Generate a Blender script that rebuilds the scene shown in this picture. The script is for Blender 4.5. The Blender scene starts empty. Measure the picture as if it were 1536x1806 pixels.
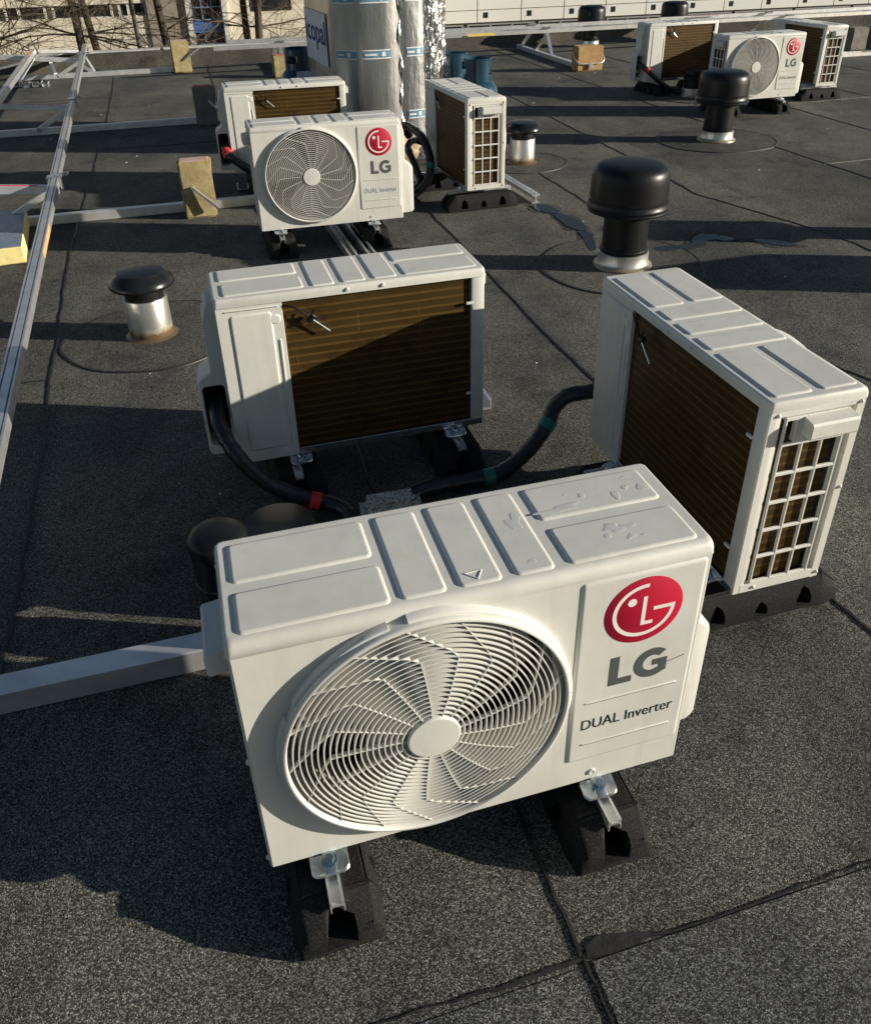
import bpy, bmesh, math, random
from mathutils import Vector, Matrix

sc = bpy.context.scene
COL = sc.collection
R = math.radians
PI = math.pi

# ---------------------------------------------------------------- camera
cd = bpy.data.cameras.new("camera")
cam = bpy.data.objects.new("camera", cd)
COL.objects.link(cam)
sc.camera = cam
cd.sensor_fit = 'VERTICAL'
cd.sensor_height = 24.0
cd.lens = 1471.56 / 1806 * 24.0
cd.shift_x = (768 - 778.06) / 1806
cd.shift_y = (769.13 - 903) / 1806
cd.clip_start = 0.05
cd.clip_end = 1000
pitch, roll = R(31.4777), R(-1.1413)
fw = Vector((0, math.cos(pitch), -math.sin(pitch)))
rt = Vector((1, 0, 0)); up = rt.cross(fw)
r2 = rt * math.cos(roll) + up * math.sin(roll)
u2 = up * math.cos(roll) - rt * math.sin(roll)
m = Matrix((r2, u2, -fw)).transposed().to_4x4()
m.translation = Vector((0, 0, 1.3931))
cam.matrix_world = m

# ---------------------------------------------------------------- sky, sun, exposure
SUN_AZ, SUN_EL = R(-6.8), R(15.3)          # azimuth counter-clockwise from +x
w = bpy.data.worlds.new("World"); sc.world = w; w.use_nodes = True
nt = w.node_tree
sky = nt.nodes.new("ShaderNodeTexSky"); sky.sky_type = 'NISHITA'
sky.sun_disc = False
sky.sun_elevation = SUN_EL
sky.sun_rotation = R(90) - SUN_AZ
sky.altitude = 50; sky.air_density = 1.0; sky.dust_density = 0.6
bg = nt.nodes["Background"]
nt.links.new(sky.outputs[0], bg.inputs[0])
bg.inputs[1].default_value = 0.047
sl = bpy.data.lights.new("sun", 'SUN'); sl.energy = 4.6; sl.angle = R(0.5); sl.color = (1.0, 0.92, 0.77)
so = bpy.data.objects.new("sun", sl); COL.objects.link(so)
sd = Vector((math.cos(SUN_EL) * math.cos(SUN_AZ), math.cos(SUN_EL) * math.sin(SUN_AZ), math.sin(SUN_EL)))
so.rotation_euler = sd.to_track_quat('Z', 'Y').to_euler()
so.location = (6, -1, 6)
sc.view_settings.view_transform = 'Standard'
sc.view_settings.look = 'None'
sc.view_settings.exposure = 0.60
sc.view_settings.gamma = 1.0

# ---------------------------------------------------------------- roof frame (u along the parapet, v away from the camera)
TH = R(16)
CU, SU = math.cos(TH), math.sin(TH)
def UV(u, v, z=0.0):
    return Vector((u * CU - v * SU, u * SU + v * CU, z))

# ---------------------------------------------------------------- materials
def new_mat(name):
    m_ = bpy.data.materials.new(name); m_.use_nodes = True
    t = m_.node_tree; b = t.nodes["Principled BSDF"]
    return m_, t, b

def N(t, typ, **kw):
    n = t.nodes.new(typ)
    for k, v in kw.items():
        setattr(n, k, v)
    return n

def coords(t, scale=None, rot=0.0):
    tc = N(t, "ShaderNodeTexCoord")
    mp = N(t, "ShaderNodeMapping")
    t.links.new(tc.outputs["Object"], mp.inputs[0])
    if scale: mp.inputs["Scale"].default_value = scale
    mp.inputs["Rotation"].default_value = (0, 0, rot)
    return mp.outputs[0]

def noise(t, vec, scale, detail=4, rough=0.55):
    n = N(t, "ShaderNodeTexNoise"); n.inputs["Scale"].default_value = scale
    n.inputs["Detail"].default_value = detail; n.inputs["Roughness"].default_value = rough
    t.links.new(vec, n.inputs["Vector"]); return n.outputs["Fac"]

def ramp(t, fac, stops):
    r = N(t, "ShaderNodeValToRGB")
    e = r.color_ramp.elements
    while len(e) < len(stops): e.new(0.5)
    for i, (p, c) in enumerate(stops):
        e[i].position = p
        e[i].color = (*c, 1) if isinstance(c, tuple) else (c, c, c, 1)
    t.links.new(fac, r.inputs[0]); return r.outputs[0]

def mix(t, fac, a, b, typ='MIX'):
    n = N(t, "ShaderNodeMix", data_type='RGBA', blend_type=typ)
    for inp, v in ((n.inputs[0], fac), (n.inputs[6], a), (n.inputs[7], b)):
        if isinstance(v, (int, float)): inp.default_value = v
        elif isinstance(v, tuple): inp.default_value = (*v, 1)
        else: t.links.new(v, inp)
    return n.outputs[2]

def bump(t, b, h, strength=0.3, dist=0.002):
    n = N(t, "ShaderNodeBump"); n.inputs["Strength"].default_value = strength
    n.inputs["Distance"].default_value = dist
    t.links.new(h, n.inputs["Height"]); t.links.new(n.outputs[0], b.inputs["Normal"])
    return n

def simple(name, col, rough=0.5, metal=0.0, var=0.12, nscale=25, bmp=0.0, bscale=200, coat=0.0, spec=0.5):
    m_, t, b = new_mat(name)
    v = coords(t)
    f = noise(t, v, nscale)
    c0 = tuple(max(0, x * (1 - var)) for x in col); c1 = tuple(min(1, x * (1 + var)) for x in col)
    t.links.new(ramp(t, f, [(0.3, c0), (0.7, c1)]), b.inputs["Base Color"])
    b.inputs["Roughness"].default_value = rough; b.inputs["Metallic"].default_value = metal
    b.inputs["Coat Weight"].default_value = coat; b.inputs["Specular IOR Level"].default_value = spec
    if bmp: bump(t, b, noise(t, v, bscale, 2), bmp, 0.001)
    return m_

def mat_paint(name, col, rough):
    m_, t, b = new_mat(name)
    v = coords(t)
    f = noise(t, v, 9, 6, 0.65)
    g = noise(t, v, 60, 3)
    c = ramp(t, f, [(0.28, tuple(x * 0.90 for x in col)), (0.62, col)])
    stk = noise(t, coords(t, (26, 26, 1.6)), 1.0, 5, 0.62)
    c = mix(t, ramp(t, stk, [(0.50, 0.0), (0.78, 0.30)]), c, tuple(x * 0.62 for x in col))
    dst = noise(t, coords(t), 3.0, 8, 0.72)
    c = mix(t, ramp(t, dst, [(0.48, 0.0), (0.72, 0.32)]), c, (0.50, 0.47, 0.41))
    sp = N(t, "ShaderNodeTexVoronoi"); sp.inputs["Scale"].default_value = 55
    t.links.new(v, sp.inputs["Vector"])
    dirt = ramp(t, sp.outputs["Distance"], [(0.03, 1.0), (0.055, 0.0)])
    gate = ramp(t, noise(t, v, 14, 1), [(0.62, 0.0), (0.66, 1.0)])
    d2 = N(t, "ShaderNodeMath", operation='MULTIPLY'); t.links.new(dirt, d2.inputs[0]); t.links.new(gate, d2.inputs[1])
    c = mix(t, d2.outputs[0], c, (0.30, 0.24, 0.17))
    t.links.new(c, b.inputs["Base Color"])
    rr = ramp(t, g, [(0.3, rough - 0.05), (0.7, rough + 0.08)])
    t.links.new(rr, b.inputs["Roughness"])
    bump(t, b, noise(t, v, 700, 2), 0.06, 0.0006)
    return m_

M = {}
M['paint'] = mat_paint("white_steel_paint", (0.655, 0.65, 0.605), 0.40)
M['plastic'] = mat_paint("white_plastic", (0.655, 0.65, 0.61), 0.46)
M['black'] = simple("black_plastic", (0.008, 0.0088, 0.0096), 0.38, var=0.25, bmp=0.12, bscale=60, spec=0.32)
M['gloss'] = simple("glossy_black_plastic", (0.010, 0.011, 0.012), 0.26, var=0.3, bmp=0.05, bscale=30, spec=0.4)
M['void'] = simple("cavity_shade_black", (0.008, 0.008, 0.009), 0.8)  # near-black colour carries the shade of the unlit interior
M['zinc'] = simple("zinc_plated_steel", (0.62, 0.66, 0.68), 0.26, 0.95, var=0.2, nscale=60, bmp=0.12, bscale=90)
M['bolt'] = simple("blue_zinc_bolt", (0.48, 0.58, 0.66), 0.25, 1.0, var=0.2)
M['screw'] = simple("screw_steel", (0.42, 0.42, 0.42), 0.4, 0.8)
M['alu'] = simple("mill_aluminium", (0.74, 0.745, 0.75), 0.36, 0.80, var=0.14, nscale=14, bmp=0.06, bscale=160)
M['alu_dull'] = simple("dull_aluminium", (0.76, 0.765, 0.77), 0.40, 0.70, var=0.16, nscale=10, bmp=0.06)
M['brass'] = simple("brass", (0.7, 0.5, 0.25), 0.35, 1.0)
M['red'] = simple("red_print", (0.44, 0.002, 0.028), 0.5, var=0.03)
M['white'] = simple("white_print", (0.80, 0.77, 0.74), 0.45, var=0.03)
M['redpaint'] = simple('faded_red_paint', (0.44, 0.13, 0.08), 0.7, var=0.25, nscale=30)
M['bayframe'] = simple('grey_blue_frame', (0.16, 0.23, 0.34), 0.5)
M['bluegrey'] = simple('bluegrey_print', (0.19, 0.26, 0.29), 0.45, var=0.05)
M['grey'] = simple("grey_print", (0.085, 0.092, 0.092), 0.45, var=0.05)
M['redtape'] = simple("red_tape", (0.60, 0.03, 0.03), 0.4, var=0.15)
M['teal'] = simple("teal_tape", (0.0, 0.16, 0.125), 0.4, var=0.15)
M['gas'] = simple("blue_gas_bottle_paint", (0.020, 0.062, 0.100), 0.26, 0.1, var=0.25, nscale=8, coat=0.3)
M['label'] = simple("pale_label", (0.55, 0.52, 0.58), 0.5)
M['orange'] = simple("orange_sticker", (0.78, 0.40, 0.18), 0.5, var=0.1)
M['yellowst'] = simple("yellow_sticker", (0.72, 0.52, 0.14), 0.5, var=0.1)
M['blueprint'] = simple("blue_print", (0.03, 0.08, 0.36), 0.45, var=0.05)
M['foam'] = simple("yellow_insulation_foam", (0.80, 0.68, 0.30), 0.85, var=0.1, nscale=40, bmp=0.5, bscale=120)
M['darkwin'] = simple("dark_window_glass", (0.02, 0.024, 0.028), 0.08, var=0.5, nscale=0.9)
M['winframe'] = simple("pale_window_frame", (0.62, 0.60, 0.55), 0.6)
M['bluepanel'] = simple("blue_panel", (0.035, 0.12, 0.36), 0.5, var=0.1, nscale=2)
M['coping'] = simple("pale_metal_coping", (0.62, 0.62, 0.58), 0.5, 0.3, var=0.2, nscale=3)
M['street'] = simple("street_paving", (0.09, 0.088, 0.082), 0.9, var=0.3, nscale=0.4)
M['pole'] = simple("dark_green_pole", (0.05, 0.055, 0.05), 0.5)
M['cardboard'] = simple("brown_cardboard", (0.42, 0.31, 0.20), 0.8, var=0.2)
M['shroudgrey'] = simple("grey_plastic", (0.22, 0.22, 0.21), 0.5)

def mat_rubber():
    m_, t, b = new_mat("granular_rubber")
    v = coords(t)
    vo = N(t, "ShaderNodeTexVoronoi"); vo.inputs["Scale"].default_value = 640
    t.links.new(v, vo.inputs["Vector"])
    sx = N(t, "ShaderNodeSeparateColor"); t.links.new(vo.outputs["Color"], sx.inputs[0])
    c = ramp(t, sx.outputs[0], [(0.0, 0.009), (0.8, 0.017), (0.97, 0.035), (1.0, 0.06)])
    t.links.new(c, b.inputs["Base Color"]); b.inputs["Roughness"].default_value = 0.75; b.inputs["Specular IOR Level"].default_value = 0.15
    bump(t, b, vo.outputs["Distance"], 0.5, 0.002)
    return m_
M['rubber'] = mat_rubber()

def mat_roof(name, tint, lum):
    """mineral granule bitumen felt: dark bitumen, each granule its own grey, worn and dusty patches"""
    m_, t, b = new_mat(name)
    v = coords(t)
    vo = N(t, "ShaderNodeTexVoronoi"); vo.inputs["Scale"].default_value = 520
    t.links.new(v, vo.inputs["Vector"])
    sx = N(t, "ShaderNodeSeparateColor"); t.links.new(vo.outputs["Color"], sx.inputs[0])
    g = ramp(t, sx.outputs[0], [(0.0, 0.012 * lum), (0.40, 0.030 * lum), (0.70, 0.085 * lum), (0.92, 0.15 * lum), (1.0, 0.24 * lum)])
    g = mix(t, 1.0, g, tint, 'MULTIPLY')
    big = noise(t, coords(t, (1.1, 0.55, 1)), 1.6, 6, 0.62)
    g = mix(t, ramp(t, big, [(0.36, 0.0), (0.64, 0.85)]), g, mix(t, 1.0, g, (2.1, 2.0, 1.75), 'MULTIPLY'))
    med = noise(t, v, 6.5, 5, 0.6)
    g = mix(t, ramp(t, med, [(0.50, 0.0), (0.74, 0.60)]), g, mix(t, 1.0, g, (0.50, 0.51, 0.53), 'MULTIPLY'))
    sv = N(t, "ShaderNodeSeparateXYZ"); t.links.new(coords(t, None, -TH), sv.inputs[0])
    st_ = N(t, "ShaderNodeMath", operation='MULTIPLY_ADD'); t.links.new(sv.outputs[0], st_.inputs[0]); st_.inputs[1].default_value = 1 / 0.915; st_.inputs[2].default_value = 0.61
    fl_ = N(t, "ShaderNodeMath", operation='FLOOR'); t.links.new(st_.outputs[0], fl_.inputs[0])
    wn_ = N(t, "ShaderNodeTexWhiteNoise", noise_dimensions='1D'); t.links.new(fl_.outputs[0], wn_.inputs["W"])
    g = mix(t, 1.0, g, ramp(t, wn_.outputs["Value"], [(0.0, 0.80), (1.0, 1.0)]), 'MULTIPLY')
    stn = noise(t, coords(t, (1, 1, 1)), 2.2, 8, 0.72)
    g = mix(t, ramp(t, stn, [(0.56, 0.0), (0.66, 0.75)]), g, mix(t, 1.0, g, (0.42, 0.43, 0.45), 'MULTIPLY'))
    speck = N(t, "ShaderNodeTexVoronoi"); speck.inputs["Scale"].default_value = 22
    t.links.new(v, speck.inputs["Vector"])
    sp = ramp(t, speck.outputs["Distance"], [(0.018, 0.7), (0.035, 0.0)])
    sg = ramp(t, noise(t, v, 4.1, 2), [(0.60, 0.0), (0.64, 1.0)])
    mm = N(t, "ShaderNodeMath", operation='MULTIPLY'); t.links.new(sp, mm.inputs[0]); t.links.new(sg, mm.inputs[1])
    g = mix(t, mm.outputs[0], g, (0.30, 0.30, 0.28))
    t.links.new(g, b.inputs["Base Color"])
    b.inputs["Roughness"].default_value = 0.82
    b.inputs["Specular IOR Level"].default_value = 0.10
    # granule relief + soft undulation of the felt
    ad = N(t, "ShaderNodeMath", operation='MULTIPLY_ADD')
    t.links.new(vo.outputs["Distance"], ad.inputs[0]); ad.inputs[1].default_value = -0.0030
    wv = N(t, "ShaderNodeMath", operation='MULTIPLY'); t.links.new(noise(t, v, 3.0, 3), wv.inputs[0]); wv.inputs[1].default_value = 0.010
    t.links.new(wv.outputs[0], ad.inputs[2])
    bn = bump(t, b, ad.outputs[0], 0.85, 1.0)
    return m_
M['roof'] = mat_roof("granule_bitumen_felt", (0.98, 1.0, 0.98), 1.36)
M['patch'] = mat_roof("granule_bitumen_patch", (0.97, 0.99, 0.99), 1.16)
M['damp'] = mat_roof("damp_felt", (0.95, 1.0, 1.04), 0.85)
M['newfelt'] = mat_roof("newer_bluegrey_felt", (0.95, 1.0, 1.05), 1.45)

def mat_bitumen():
    m_, t, b = new_mat("bitumen_seam")
    v = coords(t)
    t.links.new(ramp(t, noise(t, v, 40, 4), [(0.3, 0.006), (0.75, 0.022)]), b.inputs["Base Color"])
    b.inputs["Roughness"].default_value = 0.55
    bump(t, b, noise(t, v, 90, 3), 0.5, 0.003)
    return m_
M['seam'] = mat_bitumen()

def mat_water():
    m_, t, b = new_mat("shallow_water_film")
    b.inputs["Base Color"].default_value = (0.016, 0.018, 0.020, 1)
    b.inputs["Roughness"].default_value = 0.12
    b.inputs["Specular IOR Level"].default_value = 0.22
    bump(t, b, noise(t, coords(t), 30, 2), 0.05, 0.002)
    return m_
M['water'] = mat_water()

def mat_drop():
    m_, t, b = new_mat("water_on_white_paint")
    b.inputs["Base Color"].default_value = (0.60, 0.60, 0.575, 1)
    b.inputs["Roughness"].default_value = 0.10
    b.inputs["Coat Weight"].default_value = 1.0; b.inputs["Coat Roughness"].default_value = 0.03
    return m_
M['drop'] = mat_drop()

def mat_coil(name, dark, light, gold):
    """fin-and-tube coil: fine upright fins, one paler line per tube row"""
    m_, t, b = new_mat(name)
    v = coords(t)
    s = N(t, "ShaderNodeSeparateXYZ"); t.links.new(v, s.inputs[0])
    def wave(src, freq):
        a = N(t, "ShaderNodeMath", operation='MULTIPLY'); t.links.new(src, a.inputs[0]); a.inputs[1].default_value = freq * 2 * PI
        c_ = N(t, "ShaderNodeMath", operation='SINE'); t.links.new(a.outputs[0], c_.inputs[0])
        d_ = N(t, "ShaderNodeMath", operation='MULTIPLY_ADD'); t.links.new(c_.outputs[0], d_.inputs[0]); d_.inputs[1].default_value = .5; d_.inputs[2].default_value = .5
        return d_.outputs[0]
    rows = wave(s.outputs[2], 1 / 0.0225)
    base = ramp(t, rows, [(0.66, dark), (0.97, light)])
    blot = noise(t, coords(t, (1, 1, 3.0)), 7, 5, 0.6)
    base = mix(t, ramp(t, blot, [(0.35, 0.0), (0.75, 0.45)]), base, gold)
    scr = noise(t, coords(t, (70, 70, 5)), 1.0, 3, 0.6)
    base = mix(t, ramp(t, scr, [(0.68, 0.0), (0.76, 0.6)]), base, tuple(x * 2.2 for x in gold))
    blot2 = noise(t, coords(t, (1, 1, 1)), 16, 5, 0.7)
    base = mix(t, ramp(t, blot2, [(0.52, 0.0), (0.70, 0.55)]), base, tuple(x * 0.5 for x in dark))
    fx = N(t, "ShaderNodeMath", operation='ADD'); t.links.new(s.outputs[0], fx.inputs[0]); t.links.new(s.outputs[1], fx.inputs[1])
    fins = wave(fx.outputs[0], 260)
    base = mix(t, 0.35, base, ramp(t, fins, [(0.2, 0.15), (0.8, 1.0)]), 'MULTIPLY')
    t.links.new(base, b.inputs["Base Color"])
    b.inputs["Roughness"].default_value = 0.45; b.inputs["Metallic"].default_value = 0.25
    b.inputs["Specular IOR Level"].default_value = 0.25
    bump(t, b, rows, 0.10, 0.003)
    return m_
M['coil'] = mat_coil("gold_lacquered_coil", (0.060, 0.034, 0.010), (0.150, 0.088, 0.026), (0.125, 0.080, 0.022))

def mat_concrete(name, c0, c1, c2):
    m_, t, b = new_mat(name)
    v = coords(t)
    c = ramp(t, noise(t, v, 12, 7, 0.7), [(0.3, c0), (0.55, c1), (0.75, c2)])
    vo = N(t, "ShaderNodeTexVoronoi"); vo.inputs["Scale"].default_value = 140; t.links.new(v, vo.inputs["Vector"])
    c = mix(t, ramp(t, vo.outputs["Distance"], [(0.05, 0.55), (0.30, 0.0)]), c, tuple(x * 0.45 for x in c0))
    t.links.new(c, b.inputs["Base Color"]); b.inputs["Roughness"].default_value = 0.9
    bump(t, b, noise(t, v, 110, 5, 0.7), 0.6, 0.004)
    return m_
M['yellowblock'] = mat_concrete("yellow_painted_block", (0.24, 0.19, 0.09), (0.40, 0.32, 0.16), (0.54, 0.46, 0.30))
M['greyblock'] = mat_concrete("grey_concrete_block", (0.14, 0.13, 0.11), (0.21, 0.195, 0.165), (0.30, 0.28, 0.24))
M['orangeblock'] = mat_concrete("orange_stained_block", (0.36, 0.19, 0.07), (0.46, 0.30, 0.13), (0.50, 0.36, 0.20))
M['chip'] = mat_concrete("red_flaked_block_face", (0.46, 0.16, 0.10), (0.55, 0.44, 0.36), (0.60, 0.54, 0.46))
def mat_paver():
    m_, t, b = new_mat("sunlit_weathered_paver")
    v = coords(t)
    f = noise(t, v, 130, 4, 0.8)
    g = noise(t, v, 22, 4, 0.6)
    c = ramp(t, f, [(0.40, (0.05, 0.05, 0.045)), (0.54, (0.66, 0.65, 0.61))])  # weathered speckle, its pale tone raised to stand in for sunlight
    c = mix(t, ramp(t, g, [(0.5, 0.0), (0.8, 0.5)]), c, (0.03, 0.03, 0.026))
    t.links.new(c, b.inputs["Base Color"]); b.inputs["Roughness"].default_value = 0.95
    bump(t, b, f, 0.8, 0.004)
    return m_
M['paver'] = mat_paver()

def mat_foil(name, wr, scale, stretch, rough=0.24):
    m_, t, b = new_mat(name)
    v = coords(t, stretch)
    d = noise(t, v, scale, 5, 0.62)
    t.links.new(ramp(t, noise(t, coords(t), 3, 3), [(0.3, (0.34, 0.355, 0.375)), (0.7, (0.47, 0.485, 0.50))]), b.inputs["Base Color"])
    b.inputs["Metallic"].default_value = 0.9; b.inputs["Roughness"].default_value = rough
    bump(t, b, d, wr, 0.03)
    return m_
M['foil'] = mat_foil("silver_wrap_foil", 0.30, 6, (1, 1, 0.30), 0.30)
M['foilbright'] = mat_foil("bright_silver_foil", 0.35, 9, (1.1, 1.1, 0.4), 0.34)
M['foilwr'] = mat_foil("wrinkled_silver_foil", 0.9, 13, (1.2, 1.2, 0.55), 0.22)
M['foiltape'] = simple("pale_blue_wrap_band", (0.13, 0.28, 0.42), 0.35, 0.2, var=0.2)
M['foilwhite'] = simple("white_wrap_label", (0.50, 0.56, 0.68), 0.45, var=0.08)
def mat_blueboard():
    m_, t, b = new_mat("blue_foil_facing")
    v = coords(t)
    t.links.new(ramp(t, noise(t, v, 30, 3), [(0.3, (0.20, 0.26, 0.36)), (0.7, (0.32, 0.38, 0.47))]), b.inputs["Base Color"])
    b.inputs["Metallic"].default_value = 0.35; b.inputs["Roughness"].default_value = 0.42
    bump(t, b, noise(t, v, 70, 2), 0.9, 0.004)
    return m_
M['blueboard'] = mat_blueboard()

def mat_wall(name, col, var, sc_):
    m_, t, b = new_mat(name)
    v = coords(t)
    c = ramp(t, noise(t, v, sc_, 6, 0.65), [(0.3, tuple(x * (1 - var) for x in col)), (0.7, col)])
    t.links.new(c, b.inputs["Base Color"]); b.inputs["Roughness"].default_value = 0.9
    bump(t, b, noise(t, v, 25, 3), 0.3, 0.01)
    return m_
M['cream'] = mat_wall("cream_render", (0.76, 0.69, 0.55), 0.14, 0.8)
M['greywall'] = mat_wall("grey_brown_render", (0.30, 0.26, 0.21), 0.15, 0.8)
M['whitepanel'] = mat_wall("white_cladding_panel", (0.66, 0.66, 0.63), 0.08, 0.5)
M['upstand'] = mat_roof("parapet_felt", (1.0, 0.96, 0.86), 1.2)
M['bark'] = mat_wall("grey_brown_bark", (0.085, 0.062, 0.042), 0.5, 9)
M['twig'] = mat_wall("brown_twigs", (0.11, 0.080, 0.05), 0.3, 5)

def mat_metalcollar(name, amt):
    m_, t, b = new_mat(name)
    v = coords(t)
    s = N(t, "ShaderNodeSeparateXYZ"); t.links.new(v, s.inputs[0])
    n = noise(t, v, 26, 5, 0.7)
    ad = N(t, "ShaderNodeMath", operation='MULTIPLY_ADD'); t.links.new(n, ad.inputs[0]); ad.inputs[1].default_value = amt
    t.links.new(s.outputs[2], ad.inputs[2])
    rust = ramp(t, ad.outputs[0], [(0.0, (0.13, 0.085, 0.05)), (0.010, (0.36, 0.28, 0.18)), (0.026, (0.62, 0.62, 0.60))])
    t.links.new(rust, b.inputs["Base Color"])
    mt = ramp(t, ad.outputs[0], [(0.0, 0.1), (0.03, 0.85)])
    t.links.new(mt, b.inputs["Metallic"]); b.inputs["Roughness"].default_value = 0.36
    wv = N(t, "ShaderNodeTexNoise"); wv.inputs["Scale"].default_value = 1.0
    mp = coords(t, (6, 6, 240)); t.links.new(mp, wv.inputs["Vector"])
    bump(t, b, wv.outputs["Fac"], 0.25, 0.002)
    return m_
M['collar'] = mat_metalcollar('stained_metal_collar', -0.050)
M['cleancollar'] = mat_metalcollar('clean_metal_collar', -0.006)
def mat_tape_pipe():
    m_, t, b = new_mat("black_tape_wrap")
    v = coords(t)
    t.links.new(ramp(t, noise(t, v, 30, 4), [(0.3, (0.009, 0.010, 0.013)), (0.7, (0.020, 0.022, 0.028))]), b.inputs["Base Color"])
    b.inputs["Roughness"].default_value = 0.33
    wv = N(t, "ShaderNodeTexNoise"); wv.inputs["Scale"].default_value = 70; wv.inputs["Detail"].default_value = 3
    t.links.new(v, wv.inputs["Vector"])
    bump(t, b, wv.outputs["Fac"], 0.6, 0.004)
    return m_
M['pipe'] = mat_tape_pipe()

# ---------------------------------------------------------------- mesh helpers
class MB:
    def __init__(s): s.bm = bmesh.new()
    def v(s, co): return s.bm.verts.new(co)
    def f(s, vs):
        try: return s.bm.faces.new(vs)
        except ValueError: return None
    def loft(s, rings, closed=True, cap0=True, cap1=True, wrap=False):
        rv = [[s.v(p) for p in r] for r in rings]
        n = len(rv[0])
        pairs = list(zip(rv[:-1], rv[1:])) + ([(rv[-1], rv[0])] if wrap else [])
        for a, b in pairs:
            for i in range(n if closed else n - 1):
                j = (i + 1) % n
                s.f((a[i], a[j], b[j], b[i]))
        if cap0 and not wrap: s.f(rv[0][::-1])
        if cap1 and not wrap: s.f(rv[-1])
        return s
    def box(s, x0, x1, y0, y1, z0, z1, bev=0.0, seg=1, mat=None):
        t = bmesh.new()
        bmesh.ops.create_cube(t, size=1.0)
        for vv in t.verts:
            vv.co = Vector(((x0 + x1) / 2 + vv.co.x * (x1 - x0), (y0 + y1) / 2 + vv.co.y * (y1 - y0), (z0 + z1) / 2 + vv.co.z * (z1 - z0)))
        if bev: bmesh.ops.bevel(t, geom=t.edges[:], offset=bev, segments=seg, affect='EDGES', profile=0.5)
        return s.merge(t, mat)
    def merge(s, t, mat=None):
        if mat is not None: t.transform(mat)
        mp = {vv: s.v(vv.co) for vv in t.verts}
        for ff in t.faces: s.f([mp[vv] for vv in ff.verts])
        t.free(); return s
    def lathe(s, prof, seg=48, c=(0, 0, 0), cap0=True, cap1=True):
        rings = [[(c[0] + r * math.cos(2 * PI * i / seg), c[1] + r * math.sin(2 * PI * i / seg), c[2] + z) for i in range(seg)] for r, z in prof]
        return s.loft(rings, True, cap0, cap1)
    def lathe_y(s, prof, seg, cx, cz, wrap=False, cap0=False, cap1=False):
        rings = [[(cx + r * math.cos(2 * PI * i / seg), y, cz + r * math.sin(2 * PI * i / seg)) for i in range(seg)] for r, y in prof]
        return s.loft(rings, True, cap0, cap1, wrap)
    def tube(s, pts, rad, seg=10, cap=True):
        pts = [Vector(p) for p in pts]
        rs = rad if isinstance(rad, (list, tuple)) else [rad] * len(pts)
        nrm = None; rings = []
        for i, p in enumerate(pts):
            a = pts[max(i - 1, 0)]; b = pts[min(i + 1, len(pts) - 1)]
            t = (b - a).normalized()
            if nrm is None:
                nrm = t.cross(Vector((0, 0, 1)))
                if nrm.length < 1e-3: nrm = t.cross(Vector((1, 0, 0)))
                nrm.normalize()
            nrm = (nrm - t * nrm.dot(t)).normalized()
            bi = t.cross(nrm)
            rings.append([p + (nrm * math.cos(2 * PI * k / seg) + bi * math.sin(2 * PI * k / seg)) * rs[i] for k in range(seg)])
        return s.loft(rings, True, cap, cap)
    def bar(s, p0, p1, wd, ht, upv=(0, 0, 1), bev=0.0, groove=0.0):
        """beam from p0 to p1 (centre line), optional T-slot groove along its top"""
        p0, p1 = Vector(p0), Vector(p1); t = (p1 - p0).normalized(); u = Vector(upv)
        sd_ = t.cross(u).normalized(); u = sd_.cross(t)
        a, h = wd / 2, ht / 2
        if groove:
            g, d = wd * 0.16, groove
            e = wd * 0.06
            prof = [(-a, -h), (a, -h), (a, h), (a * 0.72, h), (a * 0.72, h - d), (a * 0.50, h - d), (a * 0.50, h),
                    (-a * 0.50, h), (-a * 0.50, h - d), (-a * 0.72, h - d), (-a * 0.72, h), (-a, h)]
        elif bev:
            prof = [(-a + bev, -h), (a - bev, -h), (a, -h + bev), (a, h - bev), (a - bev, h), (-a + bev, h), (-a, h - bev), (-a, -h + bev)]
        else:
            prof = [(-a, -h), (a, -h), (a, h), (-a, h)]
        return s.loft([[p + sd_ * x + u * z for x, z in prof] for p in (p0, p1)])
    def prism(s, poly, fn, d0, d1):
        return s.loft([[fn(x, y, d0) for x, y in poly], [fn(x, y, d1) for x, y in poly]])
    def pad(s, x0, x1, y0, y1, r, slope, h, fn, n=5, sink=0.0008):
        """raised rounded-rectangle embossing; fn maps (a, b, height)"""
        o = rrect(x0, x1, y0, y1, r, n); i1 = rrect(x0 + slope * .25, x1 - slope * .25, y0 + slope * .25, y1 - slope * .25, max(r - slope * .25, .0005), n)
        i2 = rrect(x0 + slope * .8, x1 - slope * .8, y0 + slope * .8, y1 - slope * .8, max(r - slope * .8, .0005), n)
        i3 = rrect(x0 + slope * 1.3, x1 - slope * 1.3, y0 + slope * 1.3, y1 - slope * 1.3, max(r - slope * 1.3, .0005), n)
        return s.loft([[fn(x, y, -sink) for x, y in o], [fn(x, y, h * .15) for x, y in i1], [fn(x, y, h * .85) for x, y in i2], [fn(x, y, h) for x, y in i3], [fn(x, y, h) for x, y in rrect(x0 + slope * 1.3 + .0012, x1 - slope * 1.3 - .0012, y0 + slope * 1.3 + .0012, y1 - slope * 1.3 - .0012, max(r - slope * 1.3 - .0012, .0004), n)]], True, False, True)
    def build(s, name, mat, parent=None, sharp=35, loc=None):
        bm = s.bm
        bmesh.ops.recalc_face_normals(bm, faces=bm.faces[:])
        me = bpy.data.meshes.new(name); bm.to_mesh(me); bm.free()
        me.materials.append(mat)
        if len(me.polygons):
            me.polygons.foreach_set("use_smooth", [True] * len(me.polygons))
            me.set_sharp_from_angle(angle=R(sharp))
        o = bpy.data.objects.new(name, me); COL.objects.link(o)
        if parent: o.parent = parent
        if loc: o.location = loc
        return o

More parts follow.
